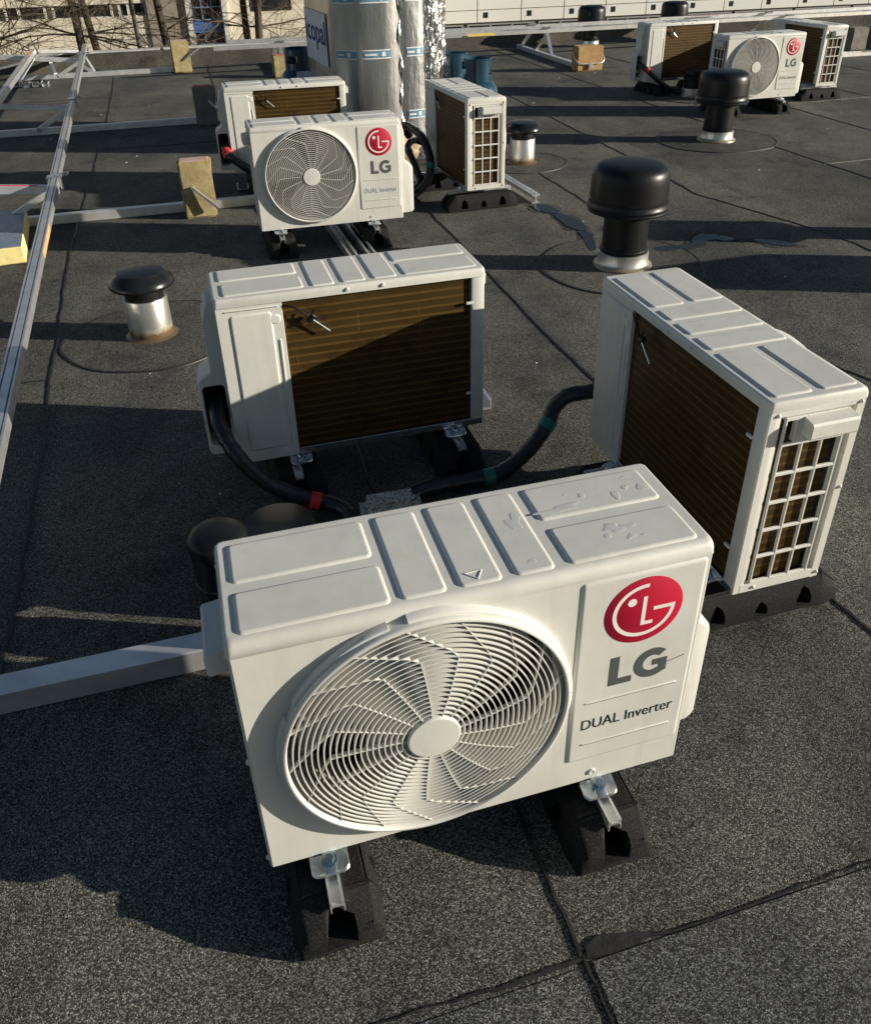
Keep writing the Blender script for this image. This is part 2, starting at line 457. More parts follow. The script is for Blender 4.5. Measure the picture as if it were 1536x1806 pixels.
def rrect(x0, x1, y0, y1, r, n=5):
    p = []
    for cx, cy, a0 in ((x1 - r, y1 - r, 0), (x0 + r, y1 - r, 90), (x0 + r, y0 + r, 180), (x1 - r, y0 + r, 270)):
        for k in range(n):
            a = R(a0 + 90 * k / (n - 1)); p.append((cx + r * math.cos(a), cy + r * math.sin(a)))
    return p

def spline(pts, per=6):
    P = [Vector(p) for p in pts]; P = [P[0] * 2 - P[1]] + P + [P[-1] * 2 - P[-2]]
    out = []
    for i in range(1, len(P) - 2):
        for k in range(per):
            t = k / per
            a, b, c, d = P[i - 1], P[i], P[i + 1], P[i + 2]
            out.append(0.5 * ((2 * b) + (c - a) * t + (2 * a - 5 * b + 4 * c - d) * t * t + (3 * b - a - 3 * c + d) * t ** 3))
    out.append(P[-2]); return out

def tag(o, label=None, cat=None, group=None, kind=None):
    if label: o['label'] = label
    if cat: o['category'] = cat
    if group: o['group'] = group
    if kind: o['kind'] = kind
    return o

def empty(name, loc=(0, 0, 0), rz=0.0):
    o = bpy.data.objects.new(name, None); COL.objects.link(o)
    o.empty_display_size = 0.05; o.location = loc; o.rotation_euler = (0, 0, rz)
    return o

def copy_tree(o, parent=None):
    c = o.copy(); COL.objects.link(c); c.parent = parent
    for ch in [x for x in o.children]: copy_tree(ch, c)
    return c

def boolean_cut(o, cutters):
    for c in cutters:
        md = o.modifiers.new("cut", 'BOOLEAN'); md.operation = 'DIFFERENCE'; md.object = c; md.solver = 'EXACT'
    bpy.context.view_layer.update()
    dg = bpy.context.evaluated_depsgraph_get()
    me = bpy.data.meshes.new_from_object(o.evaluated_get(dg))
    o.modifiers.clear(); old = o.data; o.data = me; me.name = old.name
    me.polygons.foreach_set("use_smooth", [True] * len(me.polygons)); me.set_sharp_from_angle(angle=R(35))
    for c in cutters:
        d = c.data; bpy.data.objects.remove(c); bpy.data.meshes.remove(d)

def text_mesh(name, body, mat, parent, width, fn, weight=0.0, height=None):
    cu = bpy.data.curves.new(name, 'FONT'); cu.body = body; cu.size = 1.0; cu.offset = weight; cu.resolution_u = 4
    t = bpy.data.objects.new(name, cu); COL.objects.link(t)
    bpy.context.view_layer.update()
    me = bpy.data.meshes.new_from_object(t.evaluated_get(bpy.context.evaluated_depsgraph_get()))
    bpy.data.objects.remove(t)
    xs = [v.co.x for v in me.vertices]; ys = [v.co.y for v in me.vertices]
    x0, s = min(xs), width / (max(xs) - min(xs))
    y0 = min(ys); sy = s if height is None else height / (max(ys) - y0)
    bm = bmesh.new(); bm.from_mesh(me)
    for v in bm.verts: v.co = Vector(fn((v.co.x - x0) * s, (v.co.y - y0) * sy))
    bmesh.ops.recalc_face_normals(bm, faces=bm.faces[:])
    # a film of real thickness
    r_ = bmesh.ops.extrude_face_region(bm, geom=bm.faces[:])
    bm.to_mesh(me); bm.free()
    me.materials.clear(); me.materials.append(mat); me.name = name
    o = bpy.data.objects.new(name, me); COL.objects.link(o); o.parent = parent
    return o

# ================================================================ THE ROOF, STREET AND SKYLINE
street = MB(); street.box(-400, 400, -400, 400, -6.6, -6.5)
tag(street.build('street', M['street']), kind='structure')

rb = MB()
# roof deck as a slab with the felt on top; the building walls under it
def uvbox(mb, u0, u1, v0, v1, z0, z1, bev=0.0, seg=1):
    return mb.box(u0, u1, v0, v1, z0, z1, bev, seg, Matrix.Rotation(TH, 4, 'Z'))
uvbox(rb, -14, 24, -8, 11.38, -0.3, 0.0)
roof = rb.build('roof', M['roof']); tag(roof, kind='structure')
wb = MB(); uvbox(wb, -13.9, 23.9, -7.9, 11.5, -6.5, -0.3)
tag(wb.build('roof_building', M['greywall']), kind='structure')

rng = random.Random(7)
def seam(path, wd, mb, jit=0.25, z=0.0035, step=0.022):
    """a thin irregular bead of bitumen along a lap of the felt (u, v points)"""
    pts = []
    for (a, b) in zip(path[:-1], path[1:]):
        a, b = Vector((*a, 0)), Vector((*b, 0)); n = max(2, int((b - a).length / step))
        for k in range(n): pts.append(a.lerp(b, k / n))
    pts.append(Vector((*path[-1], 0)))
    L, Rr = [], []
    wob = 0; ww = wd
    for i, p in enumerate(pts):
        t = (pts[min(i + 1, len(pts) - 1)] - pts[max(i - 1, 0)]).normalized(); n = Vector((-t.y, t.x, 0))
        wob = wob * 0.88 + rng.uniform(-1, 1) * 0.0030; ww = ww * 0.8 + 0.2 * wd * (1 + rng.uniform(-jit * 3, jit * 3))
        L.append((p + n * (wob + ww / 2))); Rr.append((p + n * (wob - ww / 2)))
    up_ = lambda q, h: UV(q.x, q.y, h)
    rows = [[up_(a, -0.002) for a in L], [up_(a.lerp(b, .25), z) for a, b in zip(L, Rr)], [up_(a.lerp(b, .75), z) for a, b in zip(L, Rr)], [up_(b, -0.002) for b in Rr]]
    mb.loft(rows, False, False, False)

sm = MB()
for us in [(-4.45, -4.4), (-3.5, -3.52), (-2.55, -2.5), (-1.58, -1.6), (5.0, 5.05), (6.02, 6.0), (7.0, 7.05), (8.05, 8.0), (9.1, 9.1), (10.1, 10.1)]:
    seam([(us[0], -2), (us[1], 11.3)], 0.012, sm)
seam([(-0.575, 0.65), (-0.58, 1.4), (-0.60, 2.6), (-0.63, 3.5), (-0.66, 4.6), (-0.62, 8.0), (-0.66, 11.3)], 0.013, sm)
seam([(0.39, -1.0), (0.387, 0.45), (0.386, 0.605)], 0.010, sm, 0.5)
seam([(0.386, 0.605), (0.380, 0.80), (0.36, 2.0), (0.33, 5.0), (0.36, 9.0), (0.4, 11.3)], 0.012, sm)
seam([(1.33, 0.62), (1.30, 1.3), (1.26, 2.2), (1.24, 2.9), (1.256, 3.7), (1.27, 6.2), (1.3, 11.3)], 0.013, sm)
seam([(2.27, 0.62), (2.20, 2.0), (2.0, 2.6), (2.03, 3.4), (2.18, 4.3), (2.17, 5.5), (2.1, 8.0), (2.15, 11.3)], 0.012, sm)
seam([(3.1, 0.62), (3.12, 3.3), (3.06, 3.65), (2.86, 4.35), (2.92, 5.4), (3.01, 8.0), (3.0, 11.3)], 0.015, sm)
seam([(4.1, 0.62), (4.05, 4.4), (4.03, 5.1), (4.0, 11.3)], 0.011, sm)
seam([(-3, 0.62), (-0.5, 0.600), (0.2, 0.607), (0.386, 0.605)], 0.006, sm, 0.6)
seam([(0.386, 0.605), (0.66, 0.603), (1.0, 0.607), (2.4, 0.62), (4, 0.62)], 0.0055, sm, 0.6)
for (u0, u1, v_) in [(-2.55, -1.6, 6.3), (-1.6, -0.62, 3.0), (-1.6, -.64, 9.3), (-0.64, 0.33, 6.9), (0.34, 1.27, 9.6), (2.1, 3.0, 6.55), (2.95, 4.02, 8.35), (4.02, 5.03, 4.7), (3.1, 4.05, 2.2), (4.0, 5.03, 8.9), (5.03, 6, 6.6)]:
    seam([(u0, v_), (u1, v_ + 0.01)], 0.010, sm)
seams = sm.build('bitumen_seam', M['seam'], roof)
# exposed smooth bitumen flap at the crossing of the laps
fl = MB()
flap = [(0.392, 0.602), (0.398, 0.618), (0.42, 0.630), (0.45, 0.626), (0.48, 0.619), (0.52, 0.609), (0.48, 0.600), (0.44, 0.598)]
fl.loft([[UV(u, v, 0.0) for u, v in flap], [UV(u * 0.97 + 0.0135, v * 0.97 + 0.0183, 0.0042) for u, v in flap]], True, False, True)
fl.build('bitumen_flap', M['seam'], roof)
# newer blue-grey sheet of felt in front of the cross lap
nf = MB()
uvbox(nf, 0.400, 4.0, -2.0, 0.596, -0.01, 0.0030)
uvbox(nf, -3.0, 0.376, -2.0, 0.592, -0.01, 0.0024)
nf.build('felt_sheet', M['newfelt'], roof)

def round_patch(u, v, r, seed, wob=0.05):
    g = random.Random(seed); n = 64
    ph = [g.uniform(0, 6.28) for _ in range(4)]
    def rad(a): return r * (1 + wob * 0.5 * math.sin(2 * a + ph[0]) + wob * 0.3 * math.sin(3 * a + ph[1]) + wob * 0.15 * math.sin(7 * a + ph[2]))
    ring = lambda k, z: [UV(u + rad(2 * PI * i / n) * k * math.cos(2 * PI * i / n), v + rad(2 * PI * i / n) * k * math.sin(2 * PI * i / n), z) for i in range(n)]
    p = MB(); p.loft([ring(1.0, -0.002), ring(0.996, 0.0038)], True, False, True); p.build('felt_patch', M['patch'], roof)
    e = MB(); e.loft([ring(1.022, -0.002), ring(1.012, 0.0046), ring(0.990, 0.0050), ring(0.982, 0.002)], True, False, False); e.build('bitumen_edge', M['seam'], roof)
round_patch(-0.24, 3.30, 0.345, 1, 0.08)
round_patch(1.89, 3.42, 0.39, 2)
round_patch(3.76, 5.58, 0.42, 3)
round_patch(2.17, 5.44, 0.30, 4)
round_patch(4.55, 7.24, 0.36, 6)

# puddles
def puddle(pts, seed):
    g = random.Random(seed)
    P = [Vector((u, v, 0)) for u, v in pts]; n = len(P); out = []
    for i in range(n):
        for k in range(5):
            t = k / 5; a, b, c_, d = P[i - 1], P[i], P[(i + 1) % n], P[(i + 2) % n]
            q = 0.5 * ((2 * b) + (c_ - a) * t + (2 * a - 5 * b + 4 * c_ - d) * t * t + (3 * b - a - 3 * c_ + d) * t ** 3)
            out.append(q + Vector((g.uniform(-.006, .006), g.uniform(-.006, .006), 0)))
    cen = sum(out, Vector()) / len(out)
    dm = MB(); oo = [q + (q - cen).normalized() * (.028 + .018 * math.sin(i * .9 + seed) + g.uniform(-.004, .004)) for i, q in enumerate(out)]
    dm.loft([[UV(q.x, q.y, -0.001) for q in oo], [UV(q.x, q.y, 0.0012 + .0002 * seed) for q in oo]], True, False, True); dm.build('damp_felt', M['damp'], roof)
    p = MB(); p.loft([[UV(q.x, q.y, 0.0005) for q in out], [UV(*(q.lerp(cen, 0.01)).xy, 0.0046) for q in out]], True, False, True)
    tag(p.build('puddle', M['water']), kind='structure')
puddle([(1.84, 4.46), (1.93, 4.46), (1.955, 4.33), (1.93, 4.27), (1.86, 4.33)], 1)
puddle([(1.90, 4.26), (1.96, 4.22), (1.985, 4.06), (1.94, 3.93), (1.88, 4.02), (1.89, 4.14)], 2)
puddle([(1.90, 3.92), (1.95, 3.90), (1.91, 3.76), (1.86, 3.64), (1.83, 3.66), (1.87, 3.80)], 3)
puddle([(2.13, 3.56), (2.20, 3.585), (2.33, 3.56), (2.40, 3.64), (2.48, 3.69), (2.56, 3.64), (2.60, 3.57), (2.55, 3.545), (2.48, 3.585), (2.38, 3.54), (2.28, 3.52), (2.16, 3.515)], 4)
puddle([(2.68, 3.52), (2.78, 3.47), (2.83, 3.38), (2.76, 3.39), (2.70, 3.45)], 5)

# parapet: felted upstand with a pale metal coping in lengths
pp = empty('parapet', UV(4, 11.45), TH)
b_ = MB(); b_.loft([[(x, y, z) for y, z in [(-0.16, 0.0), (-0.05, 0.05), (-0.04, 0.175), (0.12, 0.175), (0.12, -0.3), (-0.16, -0.3)]] for x in (-18, 20)])
b_.build('felt_upstand', M['upstand'], pp)
cx = -18.0; ci = 0
while cx < 20:
    L_ = 1.9 + 0.1 * (ci % 3)
    c_ = MB(); c_.box(cx + 0.02, cx + L_ - 0.02, -0.015 + 0.006 * (ci % 2), 0.14, 0.176, 0.19 + 0.003 * (ci % 3), 0.003); c_.build('coping', M['coping'], pp)
    cx += L_; ci += 1
tag(pp, 'low felted roof edge upstand with pale metal coping at the far side of the roof', 'parapet')

# ---------------------------------------------------------------- buildings across the street
def L_building():
    o = empty('cream_building', UV(-1, 26, -6.5), TH)
    X = lambda u: u + 1; Zz = lambda z: z + 6.5
    a = MB(); a.box(X(-22), X(0.30), 0, 10, 0, Zz(-0.53)); a.box(X(-22), X(0.30), 0, 10, Zz(-0.22), Zz(4.5)); a.box(X(-22), X(0.30), 0.25, 10, Zz(-0.54), Zz(-0.21))
    a.box(X(1.65), X(5.4), 0, 10, 0, Zz(4.5))
    a.build('facade', M['cream'], o)
    g = MB(); g.box(X(-0.42), X(0.56), -0.06, 10, 0, Zz(4.4)); g.build('grey_shade_strip', M['greywall'], o)  # grey-brown box: the strip of shade on the facade, put into colour
    for (u0, u1) in [(-8.0, -6.1), (-5.9, -4.1), (-3.9, -2.95), (-2.75, -1.32), (-1.12, -0.46)]:
        wn = MB(); wn.box(X(u0), X(u1), 0.10, 0.16, Zz(-0.525), Zz(-0.225)); wo = wn.build('window', M['darkwin'], o)
        fm = MB()
        for q in (u0, (u0 * 2 + u1) / 3, u1): fm.box(X(q) - 0.03, X(q) + 0.03, 0.05, 0.098, Zz(-0.525), Zz(-0.225))
        fm.box(X(u0) - .03, X(u1) + .03, 0.055, 0.095, Zz(-0.530), Zz(-0.510)); fm.box(X(u0) - .03, X(u1) + .03, 0.055, 0.095, Zz(-0.240), Zz(-0.222))
        fm.build('window_frame', M['winframe'], wo)
    # blue glazed stair bay with pale posts
    for u in (0.63, 1.58):
        p = MB(); p.box(X(u) - 0.07, X(u) + 0.07, -0.15, 9, 0, Zz(4.4)); p.build('pale_post', M['winframe'], o)
    bp_ = MB(); bp_.box(X(0.71), X(1.50), -0.02, 5, Zz(-1.00), Zz(-0.72)); bp_.build('blue_panel', M['bluepanel'], o)
    for z0, z1 in ((-6.4, -1.02), (-0.70, 0.35), (0.6, 3.5)):
        wn = MB(); wn.box(X(0.71), X(1.50), 0.05, 5, Zz(z0), Zz(z1)); wo = wn.build('window', M['darkwin'], o)
        fm = MB()
        for q in (0.72, 0.98, 1.24, 1.49): fm.box(X(q) - 0.016, X(q) + 0.016, -0.02, 0.048, Zz(z0), Zz(z1))
        z = z0
        while z < z1: fm.box(X(0.72), X(1.49), -0.015, 0.046, Zz(z), Zz(z) + 0.03); z += 0.30
        fm.build('window_frame', M['bayframe'], wo)
    for q in range(2):
        wn = MB(); wn.box(X(2.3 + q * 1.5), X(3.4 + q * 1.5), -0.02, 0.1, Zz(-0.53), Zz(-0.22)); wn.build('window', M['darkwin'], o)
    tag(o, 'cream rendered building with dark window strip and blue glazed bay behind bare trees', 'building')
L_building()

def R_building():
    o = empty('white_panel_building', UV(14, 30, -6.5), TH)
    X = lambda u: u - 14; Zz = lambda z: z + 6.5
    k = MB(); k.box(X(7.2), X(46), 0.12, 12, 0, Zz(4.5)); k.build('wall', M['greywall'], o)
    pn = MB(); vt = MB(); u = 7.0; i = 0
    while u < 45:
        for r_ in range(9):
            z0 = -1.475 + r_ * 0.385
            pn.box(X(u) + 0.012, X(u) + 1.572, 0, 0.1, Zz(z0) + 0.010, Zz(z0) + 0.375, 0.004)
        vt = MB(); vt.box(X(u) + 0.215, X(u) + 0.375, -0.012, -0.002, Zz(-1.33), Zz(-1.16)); vt.build('wall_vent', M['darkwin'], o)
        u += 1.59; i += 1
    pn.build('cladding_panel', M['whitepanel'], o)
    for q in range(14):
        u = 7.25 + q * 2.6
        wn = MB(); wn.box(X(u), X(u + 2.4), 0.05, 0.11, Zz(-2.7), Zz(-1.51)); wo = wn.build('window', M['darkwin'], o)
        fm = MB()
        for j in range(4): fm.box(X(u + j * 0.8) - 0.03, X(u + j * 0.8) + 0.03, 0.0, 0.048, Zz(-2.7), Zz(-1.51))
        fm.box(X(u) - .03, X(u + 2.4) + .03, .005, .045, Zz(-1.56), Zz(-1.512)); fm.build('window_frame', M['shroudgrey'], wo)
    tag(o, 'long building clad in white panels with small dark vents at the back right', 'building')
R_building()

# ---------------------------------------------------------------- bare trees in the street
def bare_tree(u, v, rad, seed, lean, label, spread=2.3):
    g = random.Random(seed)
    o = empty('bare_tree', UV(u, v, -6.5))
    t = MB(); pts = []; rr = []
    top = 4.6
    for k in range(16):
        z = k / 15 * (6.5 + top)
        bend = 0.05 * math.sin(k * 0.8 + seed)
        pts.append((lean * (z - 6.2) + bend, bend * 0.6, z)); rr.append(rad * (1.25 - 0.95 * k / 15))
    t.tube(pts, rr, 9)
    t.build('trunk', M['bark'], o)
    tw = MB()
    def branch(p, d, L, r, depth):
        n = 5 if depth < 2 else 3
        q = [Vector(p)]; dd = Vector(d).normalized()
        for k in range(n):
            dd = (dd + Vector((g.uniform(-.22, .22), g.uniform(-.22, .22), g.uniform(-.20, .16)))).normalized()
            q.append(q[-1] + dd * (L / n))
        tw.tube(q, [r * (1 - 0.75 * i / n) for i in range(n + 1)], 4 if depth < 2 else 3, False)
        if depth < 3:
            for k in range(6 if depth == 0 else 4):
                i = g.randint(1, n); f = (q[i] - q[i - 1]).normalized()
                side = Vector((g.uniform(-1, 1), g.uniform(-1, 1), g.uniform(-.65, .5)))
                branch(q[i - 1].lerp(q[i], g.random()), f * 0.75 + side * 0.8, L * g.uniform(.4, .68), r * 0.52, depth + 1)
    for k in range(19):
        z = g.uniform(4.6, 8.2) if k < 14 else g.uniform(8, 10.9)
        i = min(14, int(z / (6.5 + top) * 15)); p = Vector(pts[i]).lerp(Vector(pts[i + 1]), 0.5)
        a = g.uniform(0, 2 * PI)
        branch(p, (math.cos(a), math.sin(a), g.uniform(-.1, .45)), g.uniform(.7, 1.0) * spread, rad * 0.17, 0)
    tw.build('crown', M['twig'], o)
    tag(o, label, 'tree', 'bare trees in the street behind the roof')
bare_tree(-1.60, 18.0, 0.105, 1, -0.012, 'thicker left stem of the pair of bare trees before the cream wall')
bare_tree(-1.38, 18.3, 0.095, 2, -0.06, 'thinner leaning stem of the pair of bare trees before the cream wall')
bare_tree(-0.04, 18.0, 0.105, 3, -0.02, 'single bare tree standing in front of the shade-coloured grey strip of the cream building')
bare_tree(1.52, 18.2, 0.095, 4, 0.0, 'bare tree right of the blue glazed bay, left stem of two')
bare_tree(1.72, 18.0, 0.10, 5, 0.03, 'bare tree nearest the foil wrapped rolls, right stem of two', 2.3)
bare_tree(-3.05, 17.6, 0.09, 6, 0.01, 'bare tree at the far left edge behind the metal racks')
lp = empty('lamp_post', UV(-0.53, 17.6, -6.5))
q = MB(); q.tube([(0.06, 0, 0), (0.0, 0, 6.2), (-0.03, 0, 9.6), (-0.05, -0.12, 9.9), (-0.06, -0.7, 10.05)], [0.07, 0.04, 0.03, 0.028, 0.025], 10); q.build('post', M['pole'], lp)
q = MB(); q.box(-0.16, 0.04, -1.25, -0.68, 10.0, 10.1, 0.03, 2); q.build('lamp_head', M['pole'], lp)
tag(lp, 'thin dark street lamp post between the bare trees', 'lamp post')

# ================================================================ AIR CONDITIONERS
W, D, H = 0.717, 0.226, 0.485
HW, HD = W / 2, D / 2
FX, FZ, FR = -0.091, 0.248, 0.2235
def make_unit():
    root = empty('air_conditioner')
    # --- top cover: rounded front edge, tighter others, embossed pads, lips down the sides
    t = MB()
    def ring(inf, ins, z, r):
        return [(x, y, z) for x, y in rrect(-HW - 0.002 + ins, HW + 0.002 - ins, -HD + inf, HD + 0.003 - ins, r, 5)]
    rings = [ring(0.0003, 0.0012, 0.4613, .006), ring(0, 0, 0.4618, .007), ring(0, 0, H - 0.0145, .009)]
    for k in range(1, 6):
        a = k / 5 * PI / 2
        rings.append(ring(0.0145 * (1 - math.cos(a)), 0.0055 * (1 - math.cos(a)), H - 0.0145 + 0.0145 * math.sin(a), .010))
    rings.append(ring(0.0145 + .002, 0.0055 + .002, H, .010))
    t.loft(rings)
    ft = lambda x, y, h: (x, y, H + h)
    for (x0, x1, y0, y1) in [(-.342, -.136, .006, .098), (-.342, -.132, -.098, -.012), (-.120, -.052, -.098, .099), (-.036, .030, -.098, .099),
                             (.047, .110, -.098, .099), (.127, .336, .010, .098), (.130, .340, -.098, -.010)]:
        t.pad(x0, x1, y0, y1, 0.010, 0.0045, 0.0032, ft)
    fb = lambda x, z, h: (x, HD + 0.003 + h, z)
    for x in (.02, -.075):                                     # two screws on the back lip
        t.lathe_y([(0.0001, HD + .0075), (.004, HD + .0072), (.0055, HD + .0035), (.0055, HD)], 12, x, 0.473)
    t.build('top_cover', M['paint'], root)
    # --- front panel with the round fan opening and the raised logo field
    p = MB()
    x0, x1, z0, z1 = -HW, HW, 0.0, 0.4612
    corners = [math.atan2(z - FZ, x - FX) % (2 * PI) for x in (x0, x1) for z in (z0, z1)]
    angs = sorted([2 * PI * i / 120 for i in range(120)] + corners)
    def edge(a):
        dx, dz = math.cos(a), math.sin(a)
        tt = min(((x1 - FX) / dx if dx > 1e-9 else (x0 - FX) / dx if dx < -1e-9 else 1e9), ((z1 - FZ) / dz if dz > 1e-9 else (z0 - FZ) / dz if dz < -1e-9 else 1e9))
        return FX + dx * tt, FZ + dz * tt
    yf = -HD
    outer = [edge(a) for a in angs]; inner = [(FX + .2150 * math.cos(a), FZ + .2150 * math.sin(a)) for a in angs]
    sh = lambda q, k: (q[0] - math.copysign(k, q[0]), q[1])
    p.loft([[(x, yf + .034, z) for x, z in inner], [(x, yf + .003, z) for x, z in inner],
            [(FX + .2170 * math.cos(a), yf, FZ + .2170 * math.sin(a)) for a in angs],
            [(sh(q, .004)[0] if abs(abs(q[0]) - HW) < 1e-6 else max(-HW + .004, min(HW - .004, q[0])), yf, q[1]) for q in outer],
            [(q[0], yf + .004, q[1]) for q in outer], [(q[0], yf + .020, q[1]) for q in outer]], True, False, False)
    ff = lambda x, z, h: (x, yf - h, z)
    p.pad(.143, .351, .059, .468 - .008, .008, .005, .0032, ff)
    for zz, za in ((.199, .005), (.100, .005)):
        p.pad(.166, .330, zz, zz + .0055, .0026, .0016, .0018, lambda x, z, h: (x, yf - .0032 - h, z), 4)
    p.lathe_y([(0.0001, yf - .002), (.003, yf - .002), (.0032, yf - .003), (.0062, yf - .003), (.0075, yf + .001)], 16, .195, .020)
    p.build('front_panel', M['paint'], root)
    # --- logo and writing, printed on the raised field
    yp = yf - .0032
    lg = MB(); lx, lz, lr = .2495, .3825, .0655
    lg.lathe_y([(lr, yp + .0004), (lr, yp - .0004), (lr - .0003, yp - .0006)], 72, lx, lz, cap1=True)
    logo = lg.build('logo_badge', M['red'], root)
    ln = MB()
    def arc(mb, cx, cz, ro, ri, a0, a1, n, y0, y1):
        A = [R(a0 + (a1 - a0) * i / n) for i in range(n + 1)]
        mb.loft([[(cx + ro * math.cos(a), y0, cz + ro * math.sin(a)), (cx + ro * math.cos(a), y1, cz + ro * math.sin(a)), (cx + ri * math.cos(a), y1, cz + ri * math.sin(a)), (cx + ri * math.cos(a), y0, cz + ri * math.sin(a))] for a in A])
    ya, yb = yp - .0003, yp - .0010
    arc(ln, lx, lz, lr * .80, lr * .70, 86, 362.5, 56, ya, yb)
    def rect(mb, xa, xb, za, zb, y0, y1): mb.loft([[(xa, y0, za), (xb, y0, za), (xb, y0, zb), (xa, y0, zb)], [(xa, y1, za), (xb, y1, za), (xb, y1, zb), (xa, y1, zb)]])
    rect(ln, lx + lr * .24, lx + lr * .80, lz - lr * .055, lz + lr * .045, ya, yb - .0002)
    rect(ln, lx - lr * .05, lx + lr * .05, lz - lr * .46, lz + lr * .42, ya, yb)
    rect(ln, lx + lr * .0495, lx + lr * .26, lz - lr * .46, lz - lr * .36, ya, yb)
    ln.lathe_y([(lr * .115, ya), (lr * .115, yb)], 20, lx - lr * .33, lz + lr * .31, cap1=True)
    ln.build('logo_face_lines', M['white'], logo)
    tx = MB(); y0, y1 = yp - .0001, yp - .0006
    L = [(.204, .231), (.244, .231), (.244, .2445), (.2195, .2445), (.2195, .293), (.204, .293)]
    tx.loft([[(x, y0, z) for x, z in L], [(x, y1, z) for x, z in L]])
    gp = [(.2785 + .0318 * math.cos(R(t_)), .262 + .0318 * math.sin(R(t_))) for t_ in range(46, 315, 6)]
    gp += [(.3050, .2395), (.3050, .2680), (.2790, .2680), (.2790, .2555), (.2912, .2555), (.2912, .2470)]
    gp += [(.2785 + .0165 * math.cos(R(t_)), .262 + .0165 * math.sin(R(t_))) for t_ in range(306, 45, -6)]
    tx.loft([[(x, y0, z) for x, z in gp], [(x, y1, z) for x, z in gp]])
    tx.build('brand_lettering', M['grey'], root)
    text_mesh('dual_inverter_lettering', 'DUAL Inverter', M['bluegrey'], root, .166, lambda a, b: (.1645 + a, yp - .0006, .139 + b), 0.0, 0.0235)
    # --- fan guard: rim, concentric wires, kinked swirl spokes, hub disc
    g = MB()
    def prot(r): return yf - .0175 - .0105 * (1 - min(1, r / .21) ** 2)
    g.lathe_y([(.2235, yf + .002), (.2235, yf - .017), (.2225, yf - .0205), (.2205, yf - .0225), (.2172, yf - .0225), (.2156, yf - .0205), (.2146, yf - .016), (.2138, yf + .010)], 120, FX, FZ)
    for (a0, a1) in ((104, 149), (156, 264), (276, 360), (1, 97)):
        A_ = [R(a0 + (a1 - a0) * i / 24) for i in range(25)]
        g.loft([[(FX + r_ * math.cos(a), y_, FZ + r_ * math.sin(a)) for r_, y_ in ((.2290, yf + .001), (.2282, yf - .0125), (.2262, yf - .0140), (.2228, yf - .0140), (.2228, yf + .001))] for a in A_])
    nr = 19
    for k in range(nr):
        r = .0480 + (.2065 - .0480) * k / (nr - 1); y = prot(r)
        g.lathe_y([(r - .0010, y), (r + .0010, y), (r + .0007, y + .0078), (r - .0007, y + .0078)], 96, FX, FZ, wrap=True)
    g.lathe_y([(.0001, yf - .0312), (.0380, yf - .0312), (.0395, yf - .0311), (.0406, yf - .0304), (.0412, yf - .0290), (.0412, yf - .026), (.0410, yf - .016)], 56, FX, FZ, cap0=True)
    for k in range(17):
        a0 = 2 * PI * k / 17 + .12
        path = []
        for j in range(13):
            s = j / 12
            if s < .70: r = .040 + (.158 - .040) * s / .70; a = a0 + .07 * (s / .70)
            else:
                q_ = (s - .70) / .30; pa = (.158 * math.cos(a0 + .07), .158 * math.sin(a0 + .07)); pb = (.2146 * math.cos(a0 + .50), .2146 * math.sin(a0 + .50))
                px_, pz_ = pa[0] + (pb[0] - pa[0]) * q_, pa[1] + (pb[1] - pa[1]) * q_
                r = math.hypot(px_, pz_); a = math.atan2(pz_, px_)
            path.append((r, a))
        rr = []
        for (r, a) in path:
            x, z = FX + r * math.cos(a), FZ + r * math.sin(a); y = prot(r)
            tx_, tz_ = -math.sin(a) * .0008, math.cos(a) * .0008
            rr.append([(x - tx_, y + .0004, z - tz_), (x + tx_, y + .0004, z + tz_), (x + tx_, y + .0075, z + tz_), (x - tx_, y + .0075, z - tz_)])
        g.loft(rr)
    g.build('fan_guard', M['plastic'], root, 50)
    # --- fan behind the guard
    fn_ = MB()
    for b in range(3):
        gr = []; ang = R(84)
        for layer in (0, 1):
            rows = []
            for i in range(9):
                r = .040 + .155 * i / 8; row = []
                for j in range(13):
                    s = j / 12; a = R(-22 + 120 * b) + ang * s * (1.0 - .12 * i / 8) + .35 * (i / 8)
                    y = yf + .078 - .048 * s * (.55 + .45 * i / 8) + .004 * math.sin(PI * s) + (.0022 if layer else 0)
                    row.append((FX + r * math.cos(a), y, FZ + r * math.sin(a)))
                rows.append(row)
            gr.append(rows)
        top_, bot = gr
        loop = lambda G_: [G_[i][0] for i in range(9)] + [G_[8][j] for j in range(1, 13)] + [G_[i][12] for i in range(7, -1, -1)] + [G_[0][j] for j in range(11, 0, -1)]
        for G_ in gr: fn_.loft(G_, False, False, False)
        fn_.loft([loop(top_), loop(bot)], True, False, False)
    fn_.lathe_y([(.0001, yf + .008), (.040, yf + .009), (.046, yf + .014), (.046, yf + .072)], 40, FX, FZ, cap0=True)
    fn_.build('fan', M['shroudgrey'], root)
    s_ = MB(); s_.lathe_y([(.2155, yf + .0345), (.2080, yf + .085), (.213, yf + .100)], 72, FX, FZ); s_.build('fan_shroud', M['shroudgrey'], root)
    # --- inside divider and rear coil (L-shaped round the left end)
    c = MB()
    c.box(-HW + .020, .200, HD - .034, HD - .010, .012, .4605)
    c.box(-HW + .020, -HW + .040, -HD + .045, HD - .0345, .012, .4605)
    c.build('coil', M['coil'], root, 30)
    i_ = MB(); i_.box(.196, .1985, -HD + .022, HD - .0095, .010, .460)
    i_.build('inner_divider', M['void'], root)
    # --- base pan with rolled zinc edge at the back
    bp_ = MB(); bp_.box(-HW + .002, HW - .002, -HD + .003, HD - .002, .001, .010, .001)
    bp_.box(-HW + .004, .19, HD - .0018, HD + .0012, -.001, .020, .0008)
    bp_.build('base_pan', M['zinc'], root)
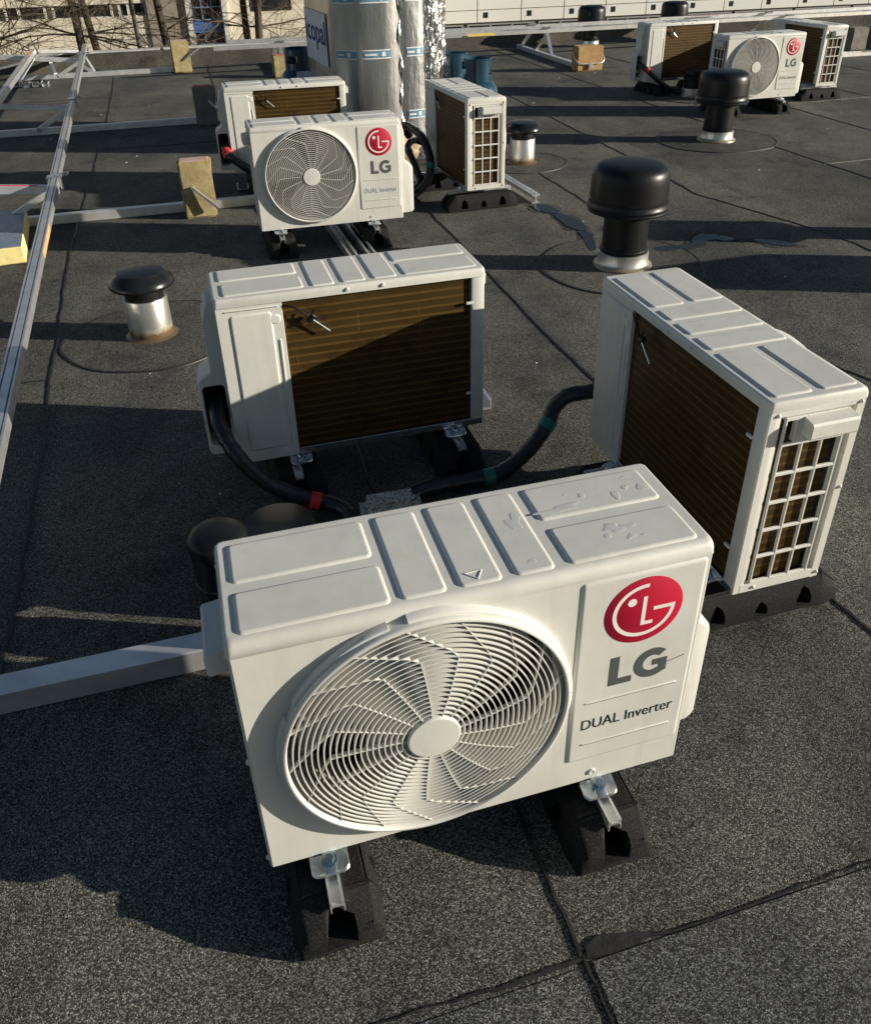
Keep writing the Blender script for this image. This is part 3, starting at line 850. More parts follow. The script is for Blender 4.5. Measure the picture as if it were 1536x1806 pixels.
    # --- rear service panel (logo end) with stepped embossing
    r_ = MB(); r_.box(.191, HW - .0005, HD - .012, HD, -.001, .4612, .0012)
    fr = lambda x, z, h: (x, HD + h, z)
    r_.pad(.218, .326, .034, .440, .010, .0045, .0035, fr)
    r_.pad(.201, .209, .09, .36, .0035, .0022, .003, fr, 4); r_.pad(.201, .209, .035, .075, .0035, .0022, .003, fr, 4)
    r_.pad(.200, .338, .4475, .4535, .0028, .0018, .002, fr, 4)
    r_.pad(.196, .228, .402, .430, .012, .004, .0032, fr)
    r_.box(HW - .012, HW, -HD + .0205, HD - .0125, -.001, .4612, .0015)          # logo-end side wall
    r_.build('service_panel', M['paint'], root)
    # --- left rear corner post
    k = MB(); k.box(-HW + .0005, -.321, HD - .030, HD, -.001, .4612, .004, 2)
    for zz in (.385, .105): k.box(-.3235, -.305, HD - .003, HD + .004, zz, zz + .007, .0012)
    k.build('corner_post', M['paint'], root)
    # --- left end grille: 3 x 5 openings, slotted handle hood above
    s = MB(); xo, xi = -HW, -HW + .011
    def gx(y0, y1, z0, z1, o=0.0, i=0.0, bev=.0012): s.box(xo - o, xi - i, y0, y1, z0, z1, bev)
    gx(.0955, HD - .0305 + .028, .0, .461, .0, .0)
    gx(-HD + .0205, -.094, .0, .461, 0, 0)
    gx(-.0935, .0950, .0, .024, 0, 0); gx(-.0935, .0950, .448, .461, 0, 0)
    # inset strips beside the lattice
    s.box(xo + .010, xi + .003, .0745, .0945, .0245, .4475); s.box(xo + .010, xi + .003, -.0930, -.0735, .0245, .4475)
    ys = [(.0690, .0745), (.0205, .0265), (-.0265, -.0205), (-.0735, -.0675)]
    zs = [.0245, .0955, .1665, .2375, .3085, .3795]
    for (a, b) in ys: s.box(xo - .003, xo + .0045, a, b, .0250, .4470, .0014)
    for a in zs: s.box(xo - .0026, xo + .0042, -.0730, .0740, a, a + .0078, .0014)
    s.box(xo - .0026, xi - .0005, -.0730, .0740, .4385, .4468, .0012)
    s.box(xo - .0024, xi - .001, -.0670, .0420, .4055, .4380)                     # plate behind the hood
    s.box(xo - .0028, xi - .0004, .0425, .0480, .3880, .4384, .0012)
    for j in range(7): s.box(xo - .0022, xi - .001, .0200 - j * .0135 - .0055, .0200 - j * .0135 + .0005, .3872, .4054)
    s.box(xo - .0022, xi - .001, .0206, .0420, .3872, .4054)
    hood = [(0, .4440), (-.026, .4400), (-.030, .4350), (-.030, .4080), (-.026, .4030), (0, .4060)]
    s.loft([[(xo - .002 + a, y, z) for a, z in hood] for y in (-.0760, -.0740, .0300, .0320)])
    for (y, z) in ((.093, .4545), (-.0985, .4545), (-.1035, .247), (-.1035, .014), (.060, .012)):
        t2 = bmesh.new(); bmesh.ops.create_uvsphere(t2, u_segments=10, v_segments=6, radius=.0045)
        s.merge(t2, Matrix.Translation((xo - .0005, y, z)))
    s.build('side_grille', M['plastic'], root)
    # --- valve cover on the logo end, stepped outline, hollow towards the back
    v = MB()
    prof = [(HW - .001, .004), (.420, .004), (.4285, .008), (.4335, .018), (.4335, .222), (.4315, .234), (.4245, .243), (.4010, .258), (.3960, .264), (.3940, .272), (.3940, .400), (.3925, .410), (.3800, .452), (.3760, .458), (HW - .001, .462)]
    vc = lambda k, y: [((x - HW) * k + HW if x > HW else x, y, z if k == 1 else z * (1 - .012) + .003) for x, z in prof]
    v.loft([vc(.86, -.052), vc(.96, -.049), vc(1, -.041), vc(1, .046), vc(.97, .051)])
    cov = v.build('valve_cover', M['plastic'], root)
    ct = MB(); ct.loft([[(x, y, z) for x, z in rrect(HW + .006, .4255, .035, .222, .014, 6)] for y in (-.030, .14)])
    cut = ct.build('cutter', M['void'])
    boolean_cut(cov, [cut])
    h_ = MB(); h_.box(HW + .0065, .4245, -.0295, -.025, .036, .221); h_.build('shade_backing_plate', M['void'], cov)  # black plate added to stand in for shade inside the hollow cover
    br = MB()
    for zz, rr_ in ((.140, .011), (.085, .013)):
        br.lathe_y([(rr_, -.024), (rr_, .010), (rr_ * 1.25, .011), (rr_ * 1.25, .030), (rr_ * .7, .031)], 8, .396, zz, cap1=True)
    br.build('brass_valve', M['brass'], cov)
    # --- thermistor on the coil
    sn = MB(); yb = HD + .006
    sn.tube(spline([(.196, HD - .004, .448), (.170, yb, .447), (.150, yb + .004, .436), (.128, yb + .004, .414)], 5), .0028, 7)
    sn.box(-.013, .013, -.006, .006, -.006, .006, .002, 1, Matrix.Translation((.121, yb + .002, .408)) @ Matrix.Rotation(R(45), 4, 'Y'))
    sn.tube([(.123, yb + .004, .408), (.113, yb + .006, .434)], .0022, 6); sn.tube([(.115, yb, .404), (.100, yb + .003, .400)], .0018, 6)
    sens = sn.build('coil_sensor', M['black'], root)
    pr = MB(); pr.tube([(.120, yb + .004, .408), (.075, yb + .001, .366)], .0025, 8); pr.build('sensor_probe', M['zinc'], sens)
    # --- four mounting lugs with bolts
    for (x, sgn) in ((-.267, -1), (.204, -1), (-.267, 1), (.190, 1)):
        l = MB(); y = sgn * (HD + .004)
        mt = Matrix.Translation((x, y, -.0065)) @ Matrix.Rotation(R(-16 * sgn), 4, 'X')
        rr_ = [[(a, b, z) for a, b in rrect(-.031 + i, .031 - i, -.029 + i, .027 - i, .011, 5)] for z, i in ((-.0035, .002), (-.0025, 0), (.0005, 0), (.003, .002), (.0018, .006))]
        t2 = MB(); t2.loft(rr_); t2.bm.normal_update(); l.merge(t2.bm, mt)
        l.box(-.010, .010, -.028, .024, .0015, .0060, .002, 2, mt)
        lug = l.build('mounting_lug', M['zinc'], root)
        bt = MB(); tb = bmesh.new()
        t3 = MB(); t3.lathe([(.0125, .002), (.0125, .0062), (.0085, .0064)], 20); bt.merge(t3.bm, mt @ Matrix.Translation((0, -.006 * (1 if sgn < 0 else -1), 0)))
        t3 = MB(); t3.lathe([(.0088, .0062), (.0088, .0120), (.0078, .0132), (.0001, .0132)], 6); bt.merge(t3.bm, mt @ Matrix.Translation((0, -.006 * (1 if sgn < 0 else -1), 0)))
        bt.build('bolt', M['bolt'], lug, 20)
    return root

def make_foot():
    root = empty('rubber_foot')
    f = MB(); Ht = .090
    secs = [(-.213, .064, .052, .040), (-.209, .069, .054, .052), (-.166, .075, .057, Ht), (-.158, .075, .057, Ht)]
    secs = secs + [(-a, b, c, d) for a, b, c, d in reversed(secs)]
    rg = []
    for y, b, c, h in secs:
        k = h / Ht
        rg.append([(-b, y, 0), (b, y, 0), (b, y, .020 * k + .004), (b - .004, y, .052 * k), (c, y, h - .004 * k), (c - .005, y, h), (-c + .005, y, h), (-c, y, h - .004 * k), (-b + .004, y, .052 * k), (-b, y, .020 * k + .004)])
    f.loft(rg)
    bm = f.bm; bmesh.ops.recalc_face_normals(bm, faces=bm.faces[:])
    bmesh.ops.bevel(bm, geom=[e for e in bm.edges if e.calc_length() > .05 and len(e.link_faces) == 2 and e.calc_face_angle(0) > .5], offset=.004, segments=2, affect='EDGES')
    foot = f.build('rubber_block', M['rubber'], root, 40)
    cuts = []
    for sg in (-1, 1):
        c = MB(); c.loft([[(-.026, sg * .23, .016), (.026, sg * .23, .016), (.030, sg * .23, .075), (-.022, sg * .23, .120)], [(-.020, sg * .150, .020), (.022, sg * .150, .020), (.016, sg * .150, .050), (-.006, sg * .150, .062)]])
        cuts.append(c.build('cutter', M['rubber']))
        for y, hh, ww in ((-.115, .069, .022), (0.0, .054, .019), (.115, .069, .022)):
            c = MB(); arch = [(-ww, .014), (ww, .014), (ww * .95, hh * .55), (ww * .6, hh * .82), (0.002, hh), (-ww * .6, hh * .82), (-ww * .95, hh * .55)]
            c.loft([[(sg * .09, y + a, z) for a, z in arch], [(sg * .040, y + a * .75, z * .92 + .003) for a, z in arch]])
            cuts.append(c.build('cutter', M['rubber']))
    boolean_cut(foot, cuts)
    r = MB()                                   # slotted aluminium rail let into the top
    pr = [(-.0115, .0895), (.0115, .0895), (.0115, .1010), (.0075, .1010), (.0072, .0945), (-.0072, .0945), (-.0075, .1010), (-.0115, .1010)]
    r.loft([[(x, y, z) for x, z in pr] for y in (-.192, .192)])
    for sx in (-1, 1): r.box(sx * .0105 - .0012, sx * .0105 + .0012, -.1935, -.160, .078, .0893)
    r.build('aluminium_rail', M['alu'], root)
    return root

unit0 = make_unit(); foot0 = make_foot()
UNITS = [
    ('A', .0299, .9822, 15.836, 'nearest outdoor unit, fan side facing the camera with water drops on its top', 'nearest fan-side unit'),
    ('B', -.2493, 2.1609, 196.368, 'outdoor unit seen from its dark coil side just behind the nearest unit', 'coil-side unit behind the nearest one'),
    ('C', .6396, 1.7560, 106.251, 'large outdoor unit at the right edge showing its slotted end grille and dark coil', 'big unit at the right edge'),
    ('D', -.5469, 4.2475, 15.262, 'middle distance outdoor unit with round fan guard in front of the foil wrapped rolls', 'middle distance fan-side unit'),
    ('E', -.9125, 5.4127, 194.821, 'outdoor unit with coil side towards the camera, partly hidden behind the middle fan unit', 'coil-side unit left of the foil rolls'),
    ('F', .1668, 5.0727, 108.273, 'outdoor unit end-on beside the foil wrapped rolls, slotted grille facing the camera', 'end-on unit beside the foil rolls'),
    ('G', 2.2517, 8.5015, 198.604, 'far outdoor unit with sunlit brown coil side, leftmost of the three at the back right', 'far coil-side unit'),
    ('H', 2.6513, 7.4526, 15.890, 'far outdoor unit with round fan guard behind the black domed vent', 'far fan-side unit'),
    ('I', 3.3604, 8.2345, 107.113, 'far outdoor unit end-on, rightmost of the three at the back right', 'far end-on unit'),
    ('X', 3.45, 3.45, 16.0, 'outdoor unit standing beyond the right edge of the photo and casting a long shadow', 'unit beyond the right edge'),
]
first = True; first_f = True
for key, x, y, a, lab, short in UNITS:
    u = unit0 if first else copy_tree(unit0)
    if first: unitA = unit0
    first = False
    u.location = (x, y, .12); u.rotation_euler = (0, 0, R(a))
    tag(u, lab, 'air conditioner', 'white outdoor air conditioning units on the roof')
    for fx, endn in ((-.267, 'grille end'), (.207, 'logo end')):
        fo = foot0 if first_f else copy_tree(foot0); first_f = False
        ca, sa = math.cos(R(a)), math.sin(R(a)); fy = .004
        fo.location = (x + ca * fx - sa * fy, y + sa * fx + ca * fy, .0); fo.rotation_euler = (0, 0, R(a))
        tag(fo, 'black rubber foot under the %s of the %s' % (endn, short), 'rubber foot', 'rubber mounting feet under the outdoor units')

# water drops lying on the nearest unit's top cover
g = random.Random(3)
def drop(cx, cy, rx, ry, h, wob, seed):
    dr = MB(); gg = random.Random(seed); n = 22; ph = [gg.uniform(0, 6.3) for _ in range(3)]
    rad = lambda a: 1 + .7 * wob * (.5 * math.sin(2 * a + ph[0]) + .5 * math.sin(3 * a + ph[1]) + .35 * math.sin(5 * a + ph[2]))
    rr = lambda k, z: [(cx + rx * k * rad(2 * PI * i / n) * math.cos(2 * PI * i / n), cy + ry * k * rad(2 * PI * i / n) * math.sin(2 * PI * i / n), H + .0031 + z) for i in range(n)]
    dr.loft([rr(1, 0), rr(.95, h * .12), rr(.80, h * .25), rr(.60, h * .30), ], True, False, True)
    dr.build('water_drop', M['drop'], unitA)
for args in [(.215, .052, .006, .007, .0016, .1), (.268, .036, .008, .011, .0018, .3), (.292, .052, .007, .006, .0015, .5), (.318, .044, .010, .010, .0018, .25), (.170, .030, .034, .009, .0015, .7),
             (.225, -.040, .016, .012, .0018, .6), (.250, -.041, .014, .005, .0012, .5), (.209, -.055, .006, .006, .0014, .2), (.243, -.066, .008, .006, .0014, .5), (.262, -.068, .004, .003, .001, .3),
             (.088, .020, .012, .022, .0014, .7), (.303, .078, .008, .004, .001, .6), (.080, -.075, .006, .006, .001, .4), (.190, .062, .003, .003, .001, .2)]:
    drop(*args, g.randint(0, 999))
# triangle pressed into the middle strip
tri = MB(); P3 = [(-.024, -.072), (.006, -.070), (-.006, -.090)]
cen = Vector((-.008, -.077, 0))
tri.loft([[(x, y, H + .0031) for x, y in P3], [(x * .94 + cen.x * .06, y * .94 + cen.y * .06, H + .0044) for x, y in P3], [(x * .80 + cen.x * .20, y * .80 + cen.y * .20, H + .0044) for x, y in P3], [(x * .70 + cen.x * .3, y * .70 + cen.y * .3, H + .0031) for x, y in P3]], True, False, True)
tri.build('pressed_triangle', M['paint'], unitA)

sc_ = MB()
for (xa, za, xb, zb) in ((.302, .2548, .336, .2625),):
    sc_.bar((xa, -HD - .0036, za), (xb, -HD - .0036, zb), .0008, .0007)
sc_.build('scratch', M['grey'], unitA)

# ================================================================ ROOF VENTS
def dome_vent():
    o = empty('domed_vent')
    c = MB(); c.lathe([(.140, .002), (.136, .012), (.122, .018), (.117, .026), (.1165, .072), (.1145, .074), (.100, .074)], 48, cap0=False, cap1=False); c.build('metal_collar', M['cleancollar'], o)
    s = MB(); s.lathe([(.1085, .060), (.1085, .076), (.1110, .080), (.1110, .088), (.1080, .092), (.1080, .098), (.1035, .102), (.1020, .290)], 48, cap0=False, cap1=False)
    for k in range(3):
        a = k * 2.1 - 1.3; t = bmesh.new(); bmesh.ops.create_uvsphere(t, u_segments=8, v_segments=5, radius=.004); s.merge(t, Matrix.Translation((.1105 * math.cos(a), .1105 * math.sin(a), .084)))
    s.build('stem', M['black'], o)
    d = MB(); d.lathe([(.100, .268), (.150, .264), (.186, .270), (.1885, .276), (.1840, .282), (.1850, .287), (.1860, .292), (.1800, .300), (.1790, .316), (.1820, .319), (.1820, .324), (.1770, .328), (.1752, .400), (.1732, .428), (.1675, .449), (.1550, .465), (.1300, .476), (.090, .4825), (.040, .4850), (.0001, .4855)], 64, cap0=False); d.build('dome_cap', M['black'], o)
    return o
def cap_vent():
    o = empty('capped_vent')
    c = MB(); c.lathe([(.110, .002), (.094, .006), (.085, .012), (.084, .160), (.0825, .163), (.070, .163)], 48, cap0=False, cap1=False); c.build('metal_pipe', M['collar'], o)
    n = MB(); n.lathe([(.0745, .150), (.0745, .166), (.0740, .235)], 40, cap0=False, cap1=False)
    for k in range(18):
        a = k / 18 * 2 * PI; n.box(-.004, .004, -.003, .003, 0, .022, 0, 1, Matrix.Translation((.080 * math.cos(a), .080 * math.sin(a), .205)) @ Matrix.Rotation(a, 4, 'Z'))
    n.build('neck', M['black'], o)
    k = MB(); k.lathe([(.070, .226), (.110, .214), (.1225, .214), (.1245, .218), (.1235, .226), (.1170, .240), (.1040, .254), (.0930, .262), (.0905, .2645), (.0880, .268), (.060, .2715), (.025, .2735), (.0001, .274)], 64, cap0=False); k.build('flared_cap', M['gloss'], o)
    return o
def pipe_vent(rad, h, col):
    o = empty('pipe_vent')
    c = MB(); c.lathe([(rad + .025, .002), (rad + .012, .010), (rad + .006, .018), (rad + .005, col), (rad + .003, col + .002), (rad - .008, col + .002)], 40, cap0=False, cap1=False); c.build('metal_collar', M['cleancollar'], o)
    s = MB(); s.lathe([(rad, col - .02), (rad, col + .075), (rad + .003, col + .079), (rad + .003, col + .086), (rad, col + .090), (rad, h - .055), (rad + .003, h - .050), (rad + .004, h - .022), (rad + .001, h - .014), (rad - .006, h - .008), (rad * .7, h - .002), (rad * .3, h), (.0001, h + .0005)], 48, cap0=False); s.build('capped_pipe', M['black'], o)
    return o
dv0 = dome_vent(); cv0 = cap_vent()
VG = 'black roof vents'
def put(o, u, v, lab, rz=0.0):
    o.location = UV(u, v, .0); o.rotation_euler = (0, 0, rz); tag(o, lab, 'roof vent', VG)
put(dv0, 1.89, 3.415, 'black domed vent on a metal collar just behind the big unit at the right edge')
put(copy_tree(dv0), 3.76, 5.58, 'black domed vent standing in front of the far fan unit', 1)
put(copy_tree(dv0), 5.29, 11.0, 'black domed vent behind the aluminium rails and the orange block', 2)
put(copy_tree(dv0), 6.52, 11.05, 'black domed vent behind the far coil-side unit', 3)
UVx = lambda x, y: (x * CU + y * SU, -x * SU + y * CU)
put(copy_tree(dv0), *UVx(2.72, 4.13), 'black domed vent beyond the right edge, its shadow falling by the puddle', 4)
put(cv0, -0.257, 3.31, 'low flared black cap on a rust stained metal pipe at the left')
put(copy_tree(cv0), 2.17, 5.44, 'small flared black cap on a scorched metal pipe beside the end-on unit', 2.2)
sv = copy_tree(cv0); sv.scale = (.9, .9, .9)
put(sv, 0.06, 1.56, 'flared black cap standing in shade just behind the nearest unit, beside the pipe vent', 4)
put(pipe_vent(.058, .345, .135), -0.072, 1.44, "slim black pipe vent with flat rounded cap behind the nearest unit's left corner")
put(pipe_vent(.088, .235, .075), 4.55, 7.24, 'short black pipe vent with shiny metal collar below the far coil-side unit')

# ================================================================ INSULATED PIPES
def insulated_pipe(pts, rad, bands, label, group='black wrapped refrigerant pipes', extra=None):
    o = empty('insulated_pipe', pts[0]); b = Vector(pts[0])
    sp = spline([Vector(p) - b for p in pts], 8)
    g = random.Random(len(pts)); k = MB(); k.tube(sp, [rad * (1 + g.uniform(-.05, .05)) for _ in sp], 14); k.build('tape_wrap', M['pipe'], o)
    for (f, mat, L) in bands:
        i = int(f * (len(sp) - 1)); a = MB(); t = (sp[min(i + 1, len(sp) - 1)] - sp[i]).normalized()
        c = sp[i]; a.tube([c - t * L / 2, c, c + t * L / 2], rad * 1.12, 16); a.build('colour_band', M[mat], o)
    if extra:
        q = spline([Vector(p) - b for p in extra], 6); a = MB(); a.tube(q, rad * .45, 8); a.build('cable', M['pipe'], o)
    tag(o, label, 'pipe', group)
insulated_pipe([(-.632, 2.08, .275), (-.616, 2.005, .270), (-.598, 1.945, .255), (-.565, 1.900, .210), (-.520, 1.878, .155), (-.46, 1.87, .100), (-.378, 1.875, .055), (-.308, 1.872, .034), (-.262, 1.845, .026), (-.228, 1.78, .025), (-.20, 1.70, .025), (-.19, 1.62, .025)], .0215,
               [(.58, 'redtape', .028)], 'black wrapped pipe with red band curving out of the coil-side unit behind the nearest one')
insulated_pipe([(.545, 2.165, .215), (.500, 2.190, .210), (.436, 2.183, .20), (.378, 2.181, .19), (.34, 2.167, .16), (.316, 2.136, .12), (.272, 2.099, .07), (.21, 2.046, .04), (.146, 2.004, .028), (.033, 1.975, .026), (-.064, 1.938, .026), (-.143, 1.86, .026), (-.17, 1.76, .026)], .0235,
               [(.42, 'teal', .030), (.68, 'teal', .032)], 'black wrapped pipe with two teal bands bending down from the unit at the right edge')
insulated_pipe([(-.16, 5.44, .27), (-.20, 5.40, .335), (-.147, 5.33, .345), (-.072, 5.18, .305), (-.032, 5.09, .20), (-.048, 5.05, .10), (-.117, 5.02, .03), (-.22, 4.93, .03)], .024,
               [(.62, 'teal', .03)], 'thick black pipe looping down between the middle fan unit and the end-on unit')
insulated_pipe([(-.05, 5.50, .20), (-.13, 5.46, .24), (-.17, 5.36, .22), (-.13, 5.25, .14), (-.10, 5.18, .05), (-.16, 5.05, .028)], .020,
               [(.45, 'teal', .026)], 'second black pipe loop tucked inside the thick loop beside the end-on unit')
insulated_pipe([(1.875, 8.41, .27), (1.900, 8.31, .262), (1.952, 8.225, .228), (2.06, 8.24, .14), (2.18, 8.30, .06), (2.30, 8.3, .027), (2.45, 8.25, .026)], .024,
               [(.34, 'redtape', .03)], 'black pipe with red band curving down from the far coil-side unit')
insulated_pipe([(-1.305, 5.38, .27), (-1.280, 5.265, .264), (-1.243, 5.18, .238), (-1.18, 5.16, .19), (-1.10, 5.18, .125), (-.98, 5.2, .05), (-.8, 5.2, .028)], .026,
               [(.33, 'redtape', .045)], 'black pipe with red band leaving the coil-side unit behind the middle fan unit')

# ================================================================ ALUMINIUM RACKS
def rack(name, base, label):
    o = empty(name, base); return tag(o, label, 'metal rack', 'aluminium solar racking on the roof')
def part_bar(o, name, p0, p1, wd, ht, mat='alu_dull', **kw):
    b = MB(); B = o.location; b.bar(Vector(p0) - B, Vector(p1) - B, wd, ht, **kw); return b.build(name, M[mat], o, 30)
RL = rack('solar_rack', UV(-1.0, 6, 0), 'aluminium racking with long slotted rails running towards the camera at the left edge')
railA0, railA1 = Vector((-4.171, 11.02, .235)), Vector((-1.039, 1.45, .235))
dirA = (railA1 - railA0).normalized()
part_bar(RL, 'slotted_rail', railA0, railA1, .046, .040, 'alu', groove=.012)
part_bar(RL, 'slotted_rail', (-4.35, 9.98, .30), (-2.65, 4.65, .30), .050, .042, 'alu', groove=.012)
for vv, ue, us in ((1.43, -0.02, -2.2), (5.05, .44, -2.0), (7.67, .12, -2.3), (10.86, .16, -1.62)):
    bs = .060 if vv < 2 else .050
    part_bar(RL, 'base_bar', UV(us, vv, bs / 2 + .002), UV(ue, vv, bs / 2 + .002), bs, bs, bev=.003)
def rail_at(v):      # point of the slotted rail over roof row v
    a = -railA0.x * SU + railA0.y * CU; b = -railA1.x * SU + railA1.y * CU
    return railA0.lerp(railA1, (v - a) / (b - a))
for vv in (5.05, 7.67, 10.7):
    p = rail_at(vv); pu = UVx(p.x, p.y)[0]
    part_bar(RL, 'cross_beam', UV(pu - .85, vv, .265), UV(pu + .01, vv, .185), .045, .045, bev=.003)
    part_bar(RL, 'strut', UV(pu - .01, vv - .03, .200), UV(pu - .30, vv - .03, .045), .030, .034, bev=.002)
    bt = MB(); q = UV(pu - .29, vv - .052, .05) - RL.location; bt.lathe_y([(.014, 0), (.014, -.012), (.001, -.012)], 6, 0, 0); b_o = bt.build('bolt', M['bolt'], RL, 20); b_o.location = q
    cl = MB(); cp = rail_at(vv) - RL.location
    mt = Matrix.Translation(cp) @ Matrix.Rotation(math.atan2(dirA.y, dirA.x), 4, 'Z')
    cl.box(-.03, .03, -.034, .034, .020, .027, .002, 1, mt); cl.box(-.012, .012, -.040, -.026, -.03, .022, .002, 1, mt); cl.box(-.030, .030, .026, .034, -.045, .022, .002, 1, mt)
    cl.tube([mt @ Vector((-.022, .028, .03)), mt @ Vector((-.030, .075, .032)), mt @ Vector((.030, .075, .032)), mt @ Vector((.022, .028, .03))], .0035, 6)
    cl.build('rail_clamp', M['zinc'], RL)
for vv, c_ in ((5.05, 'redtape'), (7.67, 'redtape')):
    p = rail_at(vv); pu = UVx(p.x, p.y)[0]
    st = MB(); st.bar(UV(pu - .62, vv - .008, .2675) - RL.location, UV(pu - .09, vv - .008, .2178) - RL.location, .014, .0015); st.build('red_sticker', M[c_], RL)
def rail_sticker(t0, t1, mat, side):
    a, b = railA0.lerp(railA1, t0), railA0.lerp(railA1, t1); n = Vector((-dirA.y, dirA.x, 0)) * side
    st = MB(); st.bar(a + n * .0238 - RL.location, b + n * .0238 - RL.location, .0012, .030); st.build('sticker', M[mat], RL)
rail_sticker(.755, .795, 'orange', 1)
st = MB(); st.bar(Vector((-4.31, 9.84, .3218)) - RL.location, Vector((-4.16, 9.40, .3218)) - RL.location, .036, .0012); st.build('sticker', M['orange'], RL)
# upright end triangle and loose diagonals at the far end
e = rail_at(10.95)
part_bar(RL, 'strut', e + Vector((0, 0, -.01)), e + Vector((.10, -.03, -.20)), .03, .012, 'alu')
part_bar(RL, 'strut', e + Vector((-.04, -.05, -.12)), e + Vector((.10, -.03, -.20)), .03, .03, 'alu')
part_bar(RL, 'strut', UV(-1.42, 10.72, .26), UV(-1.60, 10.40, .05), .05, .012, 'alu')
part_bar(RL, 'strut', UV(-1.40, 10.9, .29), UV(-1.0, 11.05, .25), .05, .03, 'alu')
part_bar(RL, 'strut', UV(-1.30, 10.86, .20), UV(-1.27, 10.84, .05), .05, .012, 'alu')
ws = MB(); a = [UV(-1.95, 11.2, .10), UV(-1.05, 11.25, .26), UV(-1.05, 11.05, .26), UV(-1.85, 10.95, .12)]
a = [q_ - RL.location for q_ in a]; ws.loft([a, [q_ + Vector((0, 0, -.003)) for q_ in a]]); ws.build('wind_sheet', M['alu'], RL)

RR = rack('solar_rack', UV(5, 10.3, 0), 'aluminium racking with a pair of long rails across the back of the roof')
for v_, z_ in ((10.22, .292), (10.66, .300)):
    part_bar(RR, 'slotted_rail', UV(.45 if v_ < 10.5 else .62, v_, z_), UV(6.1, v_ + .05, z_), .050, .042, 'alu', groove=.012)
    part_bar(RR, 'slotted_rail', UV(6.12, v_ + .07, z_ + .006), UV(13.5, v_ + .2, z_ + .006), .050, .042, 'alu', groove=.012)
for u_ in (1.15, 4.32, 7.7, 10.4):
    part_bar(RR, 'base_bar', UV(u_ + .03, 11.15, .027), UV(u_, 9.10 if u_ > 2 else 9.9, .027), .055, .050, bev=.003)
    part_bar(RR, 'strut', UV(u_ + .02, 10.66, .275), UV(u_ + .03, 11.05, .045), .05, .012, 'alu')
    part_bar(RR, 'strut', UV(u_ + .05, 10.24, .270), UV(u_ + .03, 10.55, .050), .040, .014, 'alu')
    part_bar(RR, 'strut', UV(u_ + .02, 10.20, .270), UV(u_, 9.98, .050), .040, .014, 'alu')
    for v_ in (10.24, 10.68):
        cl = MB(); cp = UV(u_ + .02, v_, .318) - RR.location; cl.box(-.05, .05, -.030, .030, -.002, .018, .003, 1, Matrix.Translation(cp) @ Matrix.Rotation(TH, 4, 'Z')); cl.build('rail_clamp', M['zinc'], RR)
st = MB(); st.bar(UV(3.34, 10.194, .292) - RR.location, UV(3.68, 10.196, .292) - RR.location, .0012, .028); st.build('sticker', M['yellowst'], RR)
st = MB(); st.bar(UV(6.55, 10.675, .3285) - RR.location, UV(6.95, 10.68, .3285) - RR.location, .028, .0012); st.build('sticker', M['redtape'], RR)
part_bar(RR, 'base_bar', UV(7.35, 8.82, .035), UV(13, 8.95, .035), .06, .065, 'alu', bev=.004)

# loose rails on the roof
def loose(name, p0, p1, label, prof):
    p0, p1 = Vector(p0), Vector(p1); o = empty(name, p0); t = (p1 - p0).normalized(); s_ = t.cross(Vector((0, 0, 1))).normalized()
    k = MB(); k.loft([[q_ + s_ * x + Vector((0, 0, z)) for x, z in prof] for q_ in (Vector((0, 0, 0)), p1 - p0)]); k.build('profile', M['alu'], o, 25)
    tag(o, label, 'metal rail')
Cp = [(-.022, .002), (.022, .002), (.022, .042), (.010, .042), (.010, .037), (.017, .037), (.017, .007), (-.017, .007), (-.017, .037), (-.010, .037), (-.010, .042), (-.022, .042)]
loose('loose_rail', UV(.725, 2.30), UV(.655, 5.1), 'left of two slotted rails lying on the felt under the middle fan unit', Cp)
loose('loose_rail', UV(.815, 2.30), UV(.745, 5.1), 'right of two slotted rails lying on the felt under the middle fan unit', Cp)
Ip = [(-.022, .002), (.022, .002), (.022, .008), (.004, .012), (.004, .040), (.024, .046), (.024, .054), (.018, .054), (.014, .050), (-.014, .050), (-.018, .054), (-.024, .054), (-.024, .046), (-.004, .040), (-.004, .012), (-.022, .008)]
loose('loose_rail', UV(1.89, 4.50), UV(1.84, 5.55), 'loose aluminium I-profile sticking out from behind the end-on unit', Ip)

# ================================================================ BALLAST BLOCKS
def block(u, v, w_, d_, h_, mat, label, rz=0.0, chip=None, rod=None, tilt=(0, 0), z=0.0):
    o = empty('concrete_block', UV(u, v, z), TH + rz); o.rotation_euler = (tilt[0], tilt[1], TH + rz)
    g = random.Random(int(u * 100) + int(v * 10)); k = MB(); t = bmesh.new(); bmesh.ops.create_cube(t, size=1)
    bmesh.ops.subdivide_edges(t, edges=t.edges[:], cuts=3, use_grid_fill=True)
    for vv in t.verts: vv.co = Vector((vv.co.x * w_ + g.uniform(-.002, .002), vv.co.y * d_ + g.uniform(-.002, .002), (vv.co.z + .5) * h_ + .001 + g.uniform(-.001, .002)))
    bmesh.ops.bevel(t, geom=[e_ for e_ in t.edges if e_.calc_face_angle(0) > 1.0], offset=.010, segments=2, affect='EDGES')
    k.merge(t); k.build('block', M[mat], o)
    if chip:
        c = MB(); c.box(-w_ / 2 + .012, w_ / 2 - .012, -d_ / 2 + .012, d_ / 2 - .012, h_ + .0005, h_ + .005, .002); c.build('flaked_top', M[chip], o)
    if rod:
        r_ = MB(); r_.bar(*rod, .020, .014); r_.build('clamp_bar', M['alu'], o)
    return tag(o, label, 'concrete block', 'concrete ballast blocks of the racks')
block(.02, 4.93, .175, .12, .31, 'yellowblock', 'upright yellow block with flaked red top left of the middle fan unit', -.02, 'chip', ((-.03, -.075, .18), (.10, -.105, .06)))
